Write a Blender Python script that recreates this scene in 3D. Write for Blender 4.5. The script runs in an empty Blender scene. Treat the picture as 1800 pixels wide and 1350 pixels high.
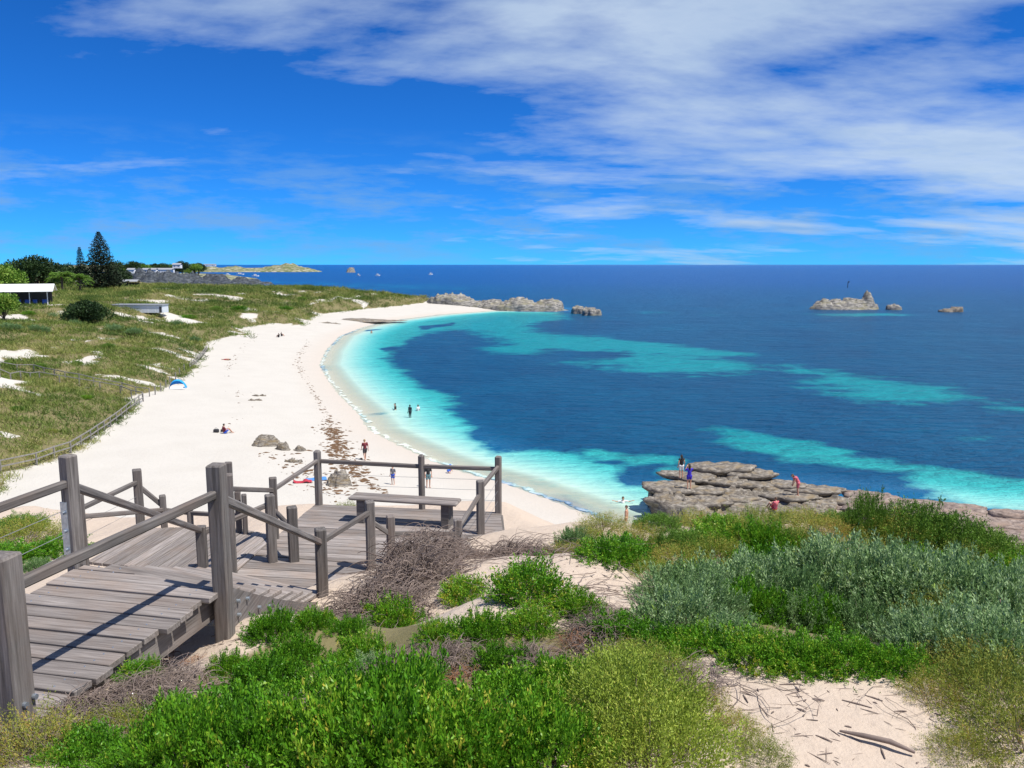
import bpy, bmesh, math, random
import numpy as np
from mathutils import Vector, Matrix

# ------------------------------------------------------------------ camera, sky, sun, exposure
SC = bpy.context.scene
COL = SC.collection
H = 17.0                      # camera height above the sea
PITCH = math.radians(8.53)
F = 1400.0                    # focal length in pixels of an 1800 px wide picture
cam_d = bpy.data.cameras.new('camera')
cam_d.sensor_width = 36.0
cam_d.lens = 36.0 * F / 1800.0
cam_d.clip_start = 0.1
cam_d.clip_end = 90000.0
cam = bpy.data.objects.new('camera', cam_d)
COL.objects.link(cam)
cam.location = (0, 0, H)
cam.rotation_euler = (math.pi / 2 - PITCH, 0, 0)
SC.camera = cam

SUN_EL = math.radians(62.0)
SUN_DIR = Vector((0.90, -0.43, 0)).normalized()      # horizontal direction towards the sun
to_sun = Vector((SUN_DIR.x * math.cos(SUN_EL), SUN_DIR.y * math.cos(SUN_EL), math.sin(SUN_EL)))
sun_d = bpy.data.lights.new('sun', 'SUN')
sun_d.energy = 5.0
sun_d.angle = math.radians(0.55)
sun_d.color = (1.0, 0.955, 0.88)
sun = bpy.data.objects.new('sun', sun_d)
COL.objects.link(sun)
sun.rotation_euler = to_sun.to_track_quat('Z', 'Y').to_euler()
sun.location = (40, -40, 90)

world = bpy.data.worlds.new('World')
SC.world = world
world.use_nodes = True

def build_world():
    nt = world.node_tree
    N, L = nt.nodes, nt.links
    N.clear()
    def n(t, **kw):
        x = N.new(t)
        for k, v in kw.items(): setattr(x, k, v)
        return x
    def math_(op, a, b=None, c=None, clamp=False):
        m = n('ShaderNodeMath', operation=op, use_clamp=clamp)
        for i, v in enumerate((a, b, c)):
            if v is None: continue
            if isinstance(v, (int, float)): m.inputs[i].default_value = v
            else: L.new(v, m.inputs[i])
        return m.outputs[0]
    out = n('ShaderNodeOutputWorld')
    bg = n('ShaderNodeBackground'); bg.inputs[1].default_value = 0.076
    sky = n('ShaderNodeTexSky', sky_type='NISHITA', sun_disc=False)
    sky.sun_elevation = SUN_EL
    sky.sun_rotation = math.atan2(SUN_DIR.x, SUN_DIR.y)
    sky.air_density = 0.8; sky.dust_density = 0.0; sky.ozone_density = 4.0
    sky.altitude = 2500
    hs = n('ShaderNodeMixRGB', blend_type='MULTIPLY'); hs.inputs[0].default_value = 1.0
    hs.inputs[2].default_value = (0.15, 0.80, 1.62, 1)
    L.new(sky.outputs[0], hs.inputs[1])
    tc = n('ShaderNodeTexCoord')
    sep = n('ShaderNodeSeparateXYZ'); L.new(tc.outputs['Generated'], sep.inputs[0])
    X, Y, Z = sep.outputs
    # the cloud deck: the view direction met with a flat layer overhead
    zc = math_('ADD', math_('MAXIMUM', Z, 0.0), 0.13)
    comb = n('ShaderNodeCombineXYZ')
    L.new(math_('DIVIDE', X, zc), comb.inputs[0]); L.new(math_('DIVIDE', Y, zc), comb.inputs[1])
    mp = n('ShaderNodeMapping'); L.new(comb.outputs[0], mp.inputs[0])
    mp.inputs['Location'].default_value = (0.6, 2.3, 0.0)
    mp.inputs['Rotation'].default_value = (0, 0, math.radians(-24))
    mp.inputs['Scale'].default_value = (0.55, 0.85, 1.0)
    nz = n('ShaderNodeTexNoise'); nz.inputs['Scale'].default_value = 1.0
    nz.inputs['Detail'].default_value = 9; nz.inputs['Roughness'].default_value = 0.55
    nz.inputs['Distortion'].default_value = 0.25
    L.new(mp.outputs[0], nz.inputs['Vector'])
    nz2 = n('ShaderNodeTexNoise'); nz2.inputs['Scale'].default_value = 4.2
    nz2.inputs['Detail'].default_value = 8; nz2.inputs['Roughness'].default_value = 0.6
    L.new(mp.outputs[0], nz2.inputs['Vector'])
    # weather front: the deck thickens overhead and to the right, small scattered puffs low on the left
    az = math_('DIVIDE', X, math_('MAXIMUM', Y, 0.05))
    front = math_('MULTIPLY_ADD', az, 0.26, math_('MULTIPLY_ADD', Z, 0.80, -0.095))
    front = math_('MINIMUM', math_('MAXIMUM', front, -0.12), 0.16)
    dens = math_('ADD', math_('MULTIPLY_ADD', nz2.outputs[0], 0.34, math_('MULTIPLY_ADD', nz.outputs[0], 1.15, -0.13)), front)
    ramp = n('ShaderNodeValToRGB')
    ramp.color_ramp.elements[0].position = 0.63; ramp.color_ramp.elements[0].color = (0, 0, 0, 1)
    ramp.color_ramp.elements[1].position = 0.86; ramp.color_ramp.elements[1].color = (1, 1, 1, 1)
    L.new(dens, ramp.inputs[0])
    cov = math_('MULTIPLY', ramp.outputs[0], 0.80)
    shade = n('ShaderNodeMixRGB'); shade.inputs[1].default_value = (8.6, 9.8, 10.8, 1); shade.inputs[2].default_value = (4.2, 5.9, 8.4, 1)
    L.new(nz2.outputs[0], shade.inputs[0])
    # low broken cumulus near the horizon, grey blue against the sky
    lowc = n('ShaderNodeCombineXYZ'); L.new(math_('MULTIPLY', az, 6.5), lowc.inputs[0]); L.new(math_('MULTIPLY', Z, 34.0), lowc.inputs[1])
    nl = n('ShaderNodeTexNoise'); nl.inputs['Scale'].default_value = 1.0; nl.inputs['Detail'].default_value = 8; nl.inputs['Roughness'].default_value = 0.62
    L.new(lowc.outputs[0], nl.inputs['Vector'])
    band = n('ShaderNodeValToRGB'); be = band.color_ramp.elements
    be[0].position = 0.0; be[0].color = (.35, .35, .35, 1); be[1].position = 0.16; be[1].color = (0, 0, 0, 1)
    e = be.new(0.035); e.color = (.9, .9, .9, 1); e = be.new(0.09); e.color = (.75, .75, .75, 1)
    L.new(Z, band.inputs[0])
    rl = n('ShaderNodeValToRGB'); rl.color_ramp.elements[0].position = 0.46; rl.color_ramp.elements[1].position = 0.62
    L.new(nl.outputs[0], rl.inputs[0])
    lowf = math_('MULTIPLY', math_('MULTIPLY', rl.outputs[0], band.outputs[0]), 0.75)
    lowm = n('ShaderNodeMixRGB'); L.new(lowf, lowm.inputs[0]); L.new(hs.outputs[0], lowm.inputs[1]); lowm.inputs[2].default_value = (2.3, 4.6, 8.2, 1)
    hs = lowm
    mix = n('ShaderNodeMixRGB'); L.new(cov, mix.inputs[0]); L.new(hs.outputs[0], mix.inputs[1]); L.new(shade.outputs[0], mix.inputs[2])
    L.new(mix.outputs[0], bg.inputs[0]); L.new(bg.outputs[0], out.inputs[0])
build_world()

SC.view_settings.view_transform = 'Standard'
SC.view_settings.look = 'None'
SC.view_settings.exposure = 0.25
SC.view_settings.gamma = 1.0
SC.render.engine = 'CYCLES'
SC.cycles.max_bounces = 6
SC.cycles.transparent_max_bounces = 12

# ------------------------------------------------------------------ maths helpers
CP, SP = math.cos(PITCH), math.sin(PITCH)
def at(px, py, d):
    """point seen at pixel (px, py), d metres along the lens axis"""
    u, v = (px - 900) / F, (py - 675) / F
    return Vector((u * d, d * (CP - v * SP), H - d * (SP + v * CP)))
def on_plane(px, py, z):
    v = (py - 675) / F
    return at(px, py, (H - z) / (SP + v * CP))

_rs = np.random.RandomState(7)
_perm = np.concatenate([_rs.permutation(256)] * 3)
_grad = _rs.normal(size=(256, 3)); _grad /= np.linalg.norm(_grad, axis=1)[:, None]
def noise3(x, y, z=0.0):
    x, y, z = np.broadcast_arrays(np.asarray(x, float), np.asarray(y, float), np.asarray(z, float))
    xi, yi, zi = np.floor(x).astype(int), np.floor(y).astype(int), np.floor(z).astype(int)
    xf, yf, zf = x - xi, y - yi, z - zi
    u, v, w = [t * t * t * (t * (t * 6 - 15) + 10) for t in (xf, yf, zf)]
    def g(i, j, k):
        h = _perm[_perm[_perm[(xi + i) & 255] + ((yi + j) & 255)] + ((zi + k) & 255)]
        gr = _grad[h]
        return gr[..., 0] * (xf - i) + gr[..., 1] * (yf - j) + gr[..., 2] * (zf - k)
    def lerp(a, b, t): return a + t * (b - a)
    return lerp(lerp(lerp(g(0,0,0), g(1,0,0), u), lerp(g(0,1,0), g(1,1,0), u), v),
                lerp(lerp(g(0,0,1), g(1,0,1), u), lerp(g(0,1,1), g(1,1,1), u), v), w)
def fbm(x, y, z=0.0, octaves=4, rough=0.5):
    s, a, f = 0.0, 1.0, 1.0
    for o in range(octaves):
        s = s + a * noise3(np.asarray(x) * f + 17.3 * o, np.asarray(y) * f - 9.1 * o, np.asarray(z) * f + 3.7 * o)
        a *= rough; f *= 2.03
    return s
def smooth(a, b, x):
    t = np.clip((np.asarray(x, float) - a) / (b - a), 0, 1)
    return t * t * (3 - 2 * t)
def seg_dist(x, y, pts, closed=False):
    """distance to a polyline"""
    best = np.full(np.shape(x), 1e9)
    n = len(pts)
    for i in range(n if closed else n - 1):
        ax, ay = pts[i][0], pts[i][1]; bx, by = pts[(i + 1) % n][0], pts[(i + 1) % n][1]
        dx, dy = bx - ax, by - ay
        t = np.clip(((x - ax) * dx + (y - ay) * dy) / (dx * dx + dy * dy + 1e-9), 0, 1)
        best = np.minimum(best, np.hypot(x - ax - t * dx, y - ay - t * dy))
    return best
def inside(x, y, pts):
    r = np.zeros(np.shape(x), bool)
    n = len(pts)
    for i in range(n):
        ax, ay = pts[i][0], pts[i][1]; bx, by = pts[(i + 1) % n][0], pts[(i + 1) % n][1]
        c = (ay > y) != (by > y)
        with np.errstate(divide='ignore', invalid='ignore'):
            xx = (bx - ax) * (y - ay) / ((by - ay) if by != ay else 1e-9) + ax
        r ^= c & (x < xx)
    return r
def sdist(x, y, pts):
    """signed distance to a polygon, positive inside"""
    d = seg_dist(x, y, pts, True)
    return np.where(inside(x, y, pts), d, -d)

# ------------------------------------------------------------------ mesh helpers
def mesh_np(name, V, Fc, mat=None, smooth_=False):
    """V (n,3); Fc (m,k) with one k, or a list of arrays of various k"""
    me = bpy.data.meshes.new(name)
    V = np.asarray(V, np.float32)
    if isinstance(Fc, np.ndarray): Fc = [Fc]
    Fc = [f for f in Fc if len(f)]
    nl = sum(f.size for f in Fc); nf = sum(len(f) for f in Fc)
    me.vertices.add(len(V)); me.vertices.foreach_set('co', V.ravel())
    me.loops.add(nl); me.polygons.add(nf)
    me.loops.foreach_set('vertex_index', np.concatenate([f.ravel() for f in Fc]).astype(np.int32))
    starts, tot = [], 0
    for f in Fc:
        starts.append(tot + np.arange(len(f)) * f.shape[1]); tot += f.size
    me.polygons.foreach_set('loop_start', np.concatenate(starts).astype(np.int32))
    me.update(calc_edges=True); me.validate()
    if mat: me.materials.append(mat)
    if smooth_: me.polygons.foreach_set('use_smooth', np.ones(len(me.polygons), bool))
    return me
def fattr(me, name, vals):
    a = me.attributes.new(name, 'FLOAT', 'POINT')
    a.data.foreach_set('value', np.asarray(vals, np.float32))
def cattr(me, name, rgb):
    a = me.attributes.new(name, 'FLOAT_COLOR', 'POINT')
    c = np.ones((len(rgb), 4), np.float32); c[:, :3] = rgb
    a.data.foreach_set('color', c.ravel())
def obj(name, me, parent=None, loc=None, rot=None, **props):
    o = bpy.data.objects.new(name, me)
    COL.objects.link(o)
    if parent is not None: o.parent = parent
    if loc is not None: o.location = loc
    if rot is not None: o.rotation_euler = rot
    for k, v in props.items(): o[k] = v
    return o
def thing(name, label, cat, loc=(0, 0, 0), rz=0.0, group=None):
    o = obj(name, None, None, loc, (0, 0, rz), label=label, category=cat)
    if group: o['group'] = group
    return o
def bm_mesh(name, bm, mat, smooth_=False):
    bmesh.ops.recalc_face_normals(bm, faces=bm.faces)
    me = bpy.data.meshes.new(name)
    bm.to_mesh(me); bm.free()
    if mat: me.materials.append(mat)
    if smooth_: me.polygons.foreach_set('use_smooth', np.ones(len(me.polygons), bool))
    return me
def box_mesh(name, size, mat, bevel=0.0, centre=(0, 0, 0), jitter=0.0):
    bm = bmesh.new()
    bmesh.ops.create_cube(bm, size=1.0)
    for v in bm.verts:
        v.co = Vector((v.co.x * size[0] + centre[0], v.co.y * size[1] + centre[1], v.co.z * size[2] + centre[2]))
        if jitter: v.co += Vector((random.uniform(-1, 1), random.uniform(-1, 1), random.uniform(-1, 1))) * jitter
    if bevel: bmesh.ops.bevel(bm, geom=list(bm.edges), offset=bevel, segments=1, affect='EDGES')
    return bm_mesh(name, bm, mat)
def beam(name, a, b, w, h, mat, parent=None, bevel=0.006):
    """a squared timber from a to b, its own x axis along its length"""
    a, b = Vector(a), Vector(b)
    d = b - a
    o = obj(name, box_mesh(name, (d.length, w, h), mat, bevel, jitter=0.002), parent)
    x = d.normalized(); z0 = Vector((0, 0, 1)); y = z0.cross(x).normalized(); z = x.cross(y)
    M = Matrix((x, y, z)).transposed().to_4x4(); M.translation = (a + b) / 2
    o.matrix_local = (parent.matrix_world.inverted() @ M) if parent is not None and False else M
    return o
def tube_arrays(paths, radii, sides=4):
    """many tubes; paths: list of (k,3) arrays, radii: list of (k,) arrays"""
    Vs, Fs, base = [], [], 0
    ang = np.arange(sides) / sides * 2 * math.pi
    for P, R in zip(paths, radii):
        P = np.asarray(P, float); k = len(P)
        T = np.gradient(P, axis=0); T /= np.linalg.norm(T, axis=1)[:, None] + 1e-9
        ref = np.where(np.abs(T[:, 2:3]) > 0.9, np.array([[1., 0, 0]]), np.array([[0., 0, 1]]))
        A = np.cross(T, ref); A /= np.linalg.norm(A, axis=1)[:, None] + 1e-9
        B = np.cross(T, A)
        ring = P[:, None, :] + np.asarray(R)[:, None, None] * (np.cos(ang)[None, :, None] * A[:, None, :] + np.sin(ang)[None, :, None] * B[:, None, :])
        Vs.append(ring.reshape(-1, 3))
        i = np.arange(k - 1)[:, None] * sides; j = np.arange(sides)[None, :]; j2 = (j + 1) % sides
        q = np.stack([i + j, i + j2, i + sides + j2, i + sides + j], -1).reshape(-1, 4) + base
        Fs.append(q); base += k * sides
    return np.concatenate(Vs), np.concatenate(Fs)

# ------------------------------------------------------------------ materials
def new_mat(name):
    m = bpy.data.materials.new(name); m.use_nodes = True
    nt = m.node_tree
    return m, nt.nodes, nt.links, nt.nodes['Principled BSDF']
def ramp(N, stops):
    r = N.new('ShaderNodeValToRGB')
    el = r.color_ramp.elements
    while len(el) < len(stops): el.new(0.5)
    for e, (p, c) in zip(el, stops):
        e.position = p; e.color = (*c, 1) if len(c) == 3 else c
    return r
def plain(name, col, rough=0.7, var=0.0, scale=6.0, metal=0.0, bump=0.0):
    m, N, L, b = new_mat(name)
    b.inputs['Roughness'].default_value = rough; b.inputs['Metallic'].default_value = metal
    b.inputs['Base Color'].default_value = (*col, 1)
    if var or bump:
        tc = N.new('ShaderNodeTexCoord'); nz = N.new('ShaderNodeTexNoise')
        nz.inputs['Scale'].default_value = scale; nz.inputs['Detail'].default_value = 6
        L.new(tc.outputs['Object'], nz.inputs['Vector'])
        if var:
            r = ramp(N, [(0.3, tuple(c * (1 - var) for c in col)), (0.7, tuple(min(1, c * (1 + var)) for c in col))])
            L.new(nz.outputs[0], r.inputs[0]); L.new(r.outputs[0], b.inputs['Base Color'])
        if bump:
            bp = N.new('ShaderNodeBump'); bp.inputs['Strength'].default_value = bump; bp.inputs['Distance'].default_value = 0.02
            L.new(nz.outputs[0], bp.inputs['Height']); L.new(bp.outputs[0], b.inputs['Normal'])
    return m
def wood_mat(name, dark, light, warm):
    m, N, L, b = new_mat(name)
    b.inputs['Roughness'].default_value = 0.82
    b.inputs['Specular IOR Level'].default_value = 0.25
    tc = N.new('ShaderNodeTexCoord'); oi = N.new('ShaderNodeObjectInfo')
    add = N.new('ShaderNodeVectorMath'); add.operation = 'ADD'
    sc_ = N.new('ShaderNodeVectorMath'); sc_.operation = 'SCALE'; sc_.inputs['Scale'].default_value = 37.0
    cmb = N.new('ShaderNodeCombineXYZ')
    for i in range(3): L.new(oi.outputs['Random'], cmb.inputs[i])
    L.new(cmb.outputs[0], sc_.inputs[0]); L.new(tc.outputs['Object'], add.inputs[0]); L.new(sc_.outputs[0], add.inputs[1])
    mp = N.new('ShaderNodeMapping'); mp.inputs['Scale'].default_value = (2.2, 42, 42); L.new(add.outputs[0], mp.inputs[0])
    g = N.new('ShaderNodeTexNoise'); g.inputs['Scale'].default_value = 1.0; g.inputs['Detail'].default_value = 7; g.inputs['Roughness'].default_value = 0.65
    L.new(mp.outputs[0], g.inputs['Vector'])
    big = N.new('ShaderNodeTexNoise'); big.inputs['Scale'].default_value = 2.6; big.inputs['Detail'].default_value = 4
    L.new(add.outputs[0], big.inputs['Vector'])
    r = ramp(N, [(0.30, dark), (0.52, tuple((a + c) / 2 for a, c in zip(dark, light))), (0.72, light)])
    L.new(g.outputs[0], r.inputs[0])
    mx = N.new('ShaderNodeMixRGB'); mx.inputs[2].default_value = (*warm, 1)
    rb = ramp(N, [(0.45, (0, 0, 0)), (0.75, (0.55, 0.55, 0.55))]); L.new(big.outputs[0], rb.inputs[0])
    L.new(rb.outputs[0], mx.inputs[0]); L.new(r.outputs[0], mx.inputs[1])
    hv = N.new('ShaderNodeHueSaturation'); L.new(mx.outputs[0], hv.inputs['Color'])
    mr = N.new('ShaderNodeMapRange'); mr.inputs['To Min'].default_value = 0.74; mr.inputs['To Max'].default_value = 1.22
    L.new(oi.outputs['Random'], mr.inputs['Value']); L.new(mr.outputs[0], hv.inputs['Value'])
    L.new(hv.outputs[0], b.inputs['Base Color'])
    bp = N.new('ShaderNodeBump'); bp.inputs['Strength'].default_value = 0.55; bp.inputs['Distance'].default_value = 0.006
    L.new(g.outputs[0], bp.inputs['Height']); L.new(bp.outputs[0], b.inputs['Normal'])
    return m
M_PLANK = wood_mat('weathered_plank', (0.13, 0.11, 0.10), (0.38, 0.34, 0.315), (0.27, 0.20, 0.155))
M_POST = wood_mat('weathered_post', (0.075, 0.066, 0.06), (0.26, 0.235, 0.22), (0.18, 0.13, 0.105))
M_STEEL = plain('galvanised_steel', (0.42, 0.47, 0.52), 0.45, 0.2, 30, 0.8)
M_WIRE = plain('fence_wire', (0.35, 0.35, 0.36), 0.5, 0, 1, 0.6)
M_BARK = plain('bark', (0.10, 0.075, 0.055), 0.9, 0.3, 9)
M_TWIG = plain('dead_twig', (0.215, 0.165, 0.14), 0.9, 0.4, 5)
M_TWIG_RED = plain('dry_stem', (0.30, 0.14, 0.07), 0.9, 0.35, 5)

def leaf_mat(name, stops, rough=0.5, trans=0.25, scale=3.0):
    """per-leaf tone from the 'tone' attribute, stops over 0..1"""
    m, N, L, b = new_mat(name)
    a = N.new('ShaderNodeAttribute'); a.attribute_name = 'tone'
    oi = N.new('ShaderNodeObjectInfo')
    ad = N.new('ShaderNodeMath'); ad.operation = 'MULTIPLY_ADD'; ad.inputs[1].default_value = 0.40; 
    L.new(oi.outputs['Random'], ad.inputs[0]); L.new(a.outputs['Fac'], ad.inputs[2])
    sb = N.new('ShaderNodeMath'); sb.operation = 'SUBTRACT'; sb.inputs[1].default_value = 0.20; L.new(ad.outputs[0], sb.inputs[0])
    r = ramp(N, stops); L.new(sb.outputs[0], r.inputs[0])
    L.new(r.outputs[0], b.inputs['Base Color'])
    b.inputs['Roughness'].default_value = rough
    b.inputs['Specular IOR Level'].default_value = 0.3
    tr = N.new('ShaderNodeBsdfTranslucent'); L.new(r.outputs[0], tr.inputs[0])
    mx = N.new('ShaderNodeMixShader'); mx.inputs[0].default_value = trans
    out = N['Material Output'] if 'Material Output' in N else None
    out = [x for x in N if x.type == 'OUTPUT_MATERIAL'][0]
    L.new(b.outputs[0], mx.inputs[1]); L.new(tr.outputs[0], mx.inputs[2]); L.new(mx.outputs[0], out.inputs[0])
    return m
M_GREEN = leaf_mat('glossy_green_leaf', [(0.0, (0.05, 0.15, 0.010)), (0.45, (0.11, 0.31, 0.015)), (0.8, (0.24, 0.42, 0.03)), (1.0, (0.48, 0.45, 0.06))], 0.42)
M_LIME = leaf_mat('yellow_green_leaf', [(0.0, (0.17, 0.26, 0.03)), (0.5, (0.36, 0.46, 0.06)), (1.0, (0.58, 0.54, 0.12))], 0.5)
M_GREY = leaf_mat('grey_green_leaf', [(0.0, (0.08, 0.175, 0.045)), (0.5, (0.235, 0.375, 0.145)), (0.85, (0.43, 0.56, 0.31)), (1.0, (0.34, 0.48, 0.08))], 0.55)
M_OLIVE = leaf_mat('olive_leaf', [(0.0, (0.12, 0.18, 0.025)), (0.5, (0.29, 0.34, 0.05)), (0.85, (0.45, 0.37, 0.08)), (1.0, (0.46, 0.26, 0.08))], 0.6)
M_DARKLEAF = leaf_mat('dark_green_leaf', [(0.0, (0.014, 0.035, 0.010)), (0.6, (0.035, 0.075, 0.018)), (1.0, (0.08, 0.13, 0.03))], 0.6, 0.15)
M_PINE = leaf_mat('pine_needle', [(0.0, (0.010, 0.022, 0.012)), (0.6, (0.025, 0.045, 0.022)), (1.0, (0.055, 0.08, 0.035))], 0.7, 0.1)
M_MIDLEAF = leaf_mat('mid_green_leaf', [(0.0, (0.07, 0.16, 0.018)), (0.6, (0.16, 0.30, 0.035)), (1.0, (0.30, 0.40, 0.07))], 0.6, 0.2)
M_GRASS = leaf_mat('dune_grass_blade', [(0.0, (0.06, 0.11, 0.018)), (0.35, (0.14, 0.205, 0.035)), (0.7, (0.27, 0.285, 0.075)), (1.0, (0.46, 0.39, 0.18))], 0.7, 0.25)

def rock_mat(name, dark, mid, light, warm, scale=0.6):
    m, N, L, b = new_mat(name)
    b.inputs['Roughness'].default_value = 0.9; b.inputs['Specular IOR Level'].default_value = 0.2
    tc = N.new('ShaderNodeTexCoord')
    mp = N.new('ShaderNodeMapping'); mp.inputs['Scale'].default_value = (scale, scale, scale * 3.5); L.new(tc.outputs['Object'], mp.inputs[0])
    a = N.new('ShaderNodeTexNoise'); a.inputs['Scale'].default_value = 1.6; a.inputs['Detail'].default_value = 10; a.inputs['Roughness'].default_value = 0.68
    L.new(mp.outputs[0], a.inputs['Vector'])
    r = ramp(N, [(0.30, dark), (0.47, mid), (0.66, light)]); L.new(a.outputs[0], r.inputs[0])
    c = N.new('ShaderNodeTexNoise'); c.inputs['Scale'].default_value = 0.7; c.inputs['Detail'].default_value = 3; L.new(mp.outputs[0], c.inputs['Vector'])
    rc = ramp(N, [(0.5, (0, 0, 0)), (0.68, (0.7, 0.7, 0.7))]); L.new(c.outputs[0], rc.inputs[0])
    mx = N.new('ShaderNodeMixRGB'); mx.inputs[2].default_value = (*warm, 1)
    L.new(rc.outputs[0], mx.inputs[0]); L.new(r.outputs[0], mx.inputs[1]); L.new(mx.outputs[0], b.inputs['Base Color'])
    bp = N.new('ShaderNodeBump'); bp.inputs['Strength'].default_value = 0.9; bp.inputs['Distance'].default_value = 0.12 / scale * 0.6
    L.new(a.outputs[0], bp.inputs['Height']); L.new(bp.outputs[0], b.inputs['Normal'])
    return m
M_ROCK = rock_mat('limestone', (0.045, 0.04, 0.034), (0.16, 0.14, 0.118), (0.36, 0.325, 0.275), (0.24, 0.18, 0.10), 1.5)
M_ROCKFAR = rock_mat('far_limestone', (0.05, 0.05, 0.046), (0.19, 0.18, 0.165), (0.42, 0.39, 0.34), (0.24, 0.22, 0.13), 0.35)
M_ROCKBLUE = rock_mat('dark_limestone', (0.012, 0.015, 0.02), (0.045, 0.055, 0.068), (0.15, 0.16, 0.175), (0.05, 0.055, 0.05), 0.25)
M_ROCKPINK = rock_mat('pink_limestone', (0.05, 0.04, 0.036), (0.20, 0.155, 0.135), (0.40, 0.325, 0.275), (0.27, 0.19, 0.145), 1.2)

# ------------------------------------------------------------------ the lie of the land
WATERLINE_PX = [(1800, 936), (1640, 912), (1500, 900), (1440, 932), (1300, 985), (1170, 970), (1107, 935), (1018, 902), (964, 880), (886, 852), (797, 827), (751, 809), (698, 784),
                (644, 756), (627, 728), (591, 692), (573, 667), (559, 642), (570, 617), (595, 591), (637, 575), (680, 564), (769, 553), (861, 546)]
WATERLINE = [tuple(on_plane(x, y, 0.0)[:2]) for x, y in WATERLINE_PX]
COAST = ([(260, -40), (140, 20), (70, 44)] + WATERLINE + [(10, 296), (19, 300), (18, 312), (-6, 330), (-50, 352), (-110, 385), (-170, 440), (-230, 560), (-330, 640), (-900, 700), (-900, -300), (260, -300)])
DUNE_PX = [(0, 872), (25, 845), (22, 822), (60, 815), (130, 793), (190, 752), (246, 710), (232, 690), (290, 676), (335, 652), (372, 612), (362, 598), (420, 583), (448, 590),
           (430, 572), (470, 566), (535, 566), (545, 556), (572, 548), (640, 541), (700, 536), (745, 531)]
DUNE_FOOT = [tuple(on_plane(x, y, 2.4)[:2]) for x, y in DUNE_PX]
DUNE = DUNE_FOOT + [(-22, 322), (-60, 345), (-115, 378), (-180, 440), (-240, 550), (-330, 620), (-900, 680), (-900, 40), (-75, 40)]
CREST = [(-40, -20), (-16, 4), (-14, 14), (-10.8, 17.2), (-7.5, 16), (-4, 15.6), (-0.2, 15.2), (1.2, 12.0), (3.2, 11.4), (6.5, 12.6), (10, 13.5), (16, 12.5), (26, 9), (60, -4), (80, -60), (-40, -60)]
HILL = np.array([(0, 0, 15.3), (0, 3.2, 14.72), (-2, 3.0, 14.72), (-3.6, 3.2, 14.55), (-2.1, 4.4, 14.40), (-1.8, 6.0, 14.15), (-3.0, 6.0, 13.9), (-4.6, 5.0, 13.8), (-4.4, 8, 12.7), (-2.0, 8.3, 12.95),
                 (-1.5, 7.2, 13.6), (-0.9, 8.8, 13.45), (-0.3, 8.3, 13.75), (-0.6, 10.6, 12.85), (0.3, 10.6, 13.15), (0.6, 7.8, 13.95), (0.2, 5.5, 14.45), (1.6, 9.6, 13.2), (3.2, 9.5, 13.0), (3.5, 7.0, 13.8), (6, 9, 12.9), (6, 6, 14.0),
                 (1.8, 4, 14.62), (4, 4, 14.7), (-7, 9, 12.1), (-10, 12, 11.9), (-9.5, 15.5, 11.7), (-12, 14, 11.5), (-3, 11, 12.45), (-3, 14, 12.2), (-0.8, 13.5, 12.35), (-7, 14, 11.9), (9, 13, 11.6), (12, 8, 13.0), (10, 3, 14.6), (0, -6, 16), (-12, 2, 13.5), (20, 5, 13)])

def hill_z(x, y):
    x, y = np.asarray(x, float), np.asarray(y, float)
    d2 = (x[..., None] - HILL[:, 0]) ** 2 + (y[..., None] - HILL[:, 1]) ** 2
    w = 1.0 / (d2 + 0.12) ** 1.9
    z = (w * HILL[:, 2]).sum(-1) / w.sum(-1)
    sd = sdist(x, y, CREST)
    z = z - 0.66 * np.maximum(0, -sd) - 0.05 * smooth(-2, 2, -sd)
    return z + 0.05 * fbm(x * 1.3, y * 1.3, 0.3, 3)
def land_z(x, y):
    x, y = np.asarray(x, float), np.asarray(y, float)
    sc = sdist(x, y, COAST)
    beach = np.where(sc > 0, 2.5 * (1 - np.exp(-sc / 22.0)) + 0.10 * np.minimum(sc, 1.0), np.maximum(sc * 0.09, -3.0))
    beach = beach + 0.05 * fbm(x * 0.25, y * 0.25, 0.0, 3) * smooth(0.5, 6, sc)
    sd = sdist(x, y, DUNE)
    inl = np.maximum(sd, 0)
    far = smooth(60, 260, y)
    rise = (1.3 + 1.2 * far) * smooth(0, 7, sd) + (2.6 + 0.6 * far) * smooth(3, 38, sd) + 3.4 * smooth(40, 150, sd) * (1 - 0.85 * smooth(215, 290, y))
    hum = fbm(x * 0.055, y * 0.055, 1.0, 4, 0.55) * 2.2 + np.abs(fbm(x * 0.16, y * 0.16, 4.0, 3)) * 1.3
    dune = rise + hum * (1 - 0.45 * smooth(200, 290, y)) * smooth(1, 14, sd) * (1 - 0.6 * smooth(90, 160, sd))
    z = beach + np.where(sd > 0, dune, 0)
    hz = hill_z(x, y)
    k = 0.8
    m = np.maximum(z, hz)
    return np.where(np.abs(z - hz) < 6, m + k * np.log1p(np.exp(-np.abs(z - hz) / k)) * 0.35, m)
def lz(x, y):
    return float(land_z(np.array([x]), np.array([y]))[0])
def hit(px, py, t0=2.0, t1=600.0):
    """where the line of sight through a pixel first meets the land"""
    t = np.concatenate([np.linspace(t0, 20, 110), np.geomspace(20, t1, 420)[1:]])
    u, v = (px - 900) / F, (py - 675) / F
    X, Y, Z = u * t, t * (CP - v * SP), H - t * (SP + v * CP)
    below = np.nonzero(Z < np.maximum(land_z(X, Y), 0.0))[0]
    i = below[0] if len(below) else len(t) - 1
    t = np.linspace(t[max(i - 1, 0)], t[i], 24)
    X, Y, Z = u * t, t * (CP - v * SP), H - t * (SP + v * CP)
    below = np.nonzero(Z < np.maximum(land_z(X, Y), 0.0))[0]; i = below[0] if len(below) else len(t) - 1
    return Vector((X[i], Y[i], lz(X[i], Y[i])))

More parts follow.
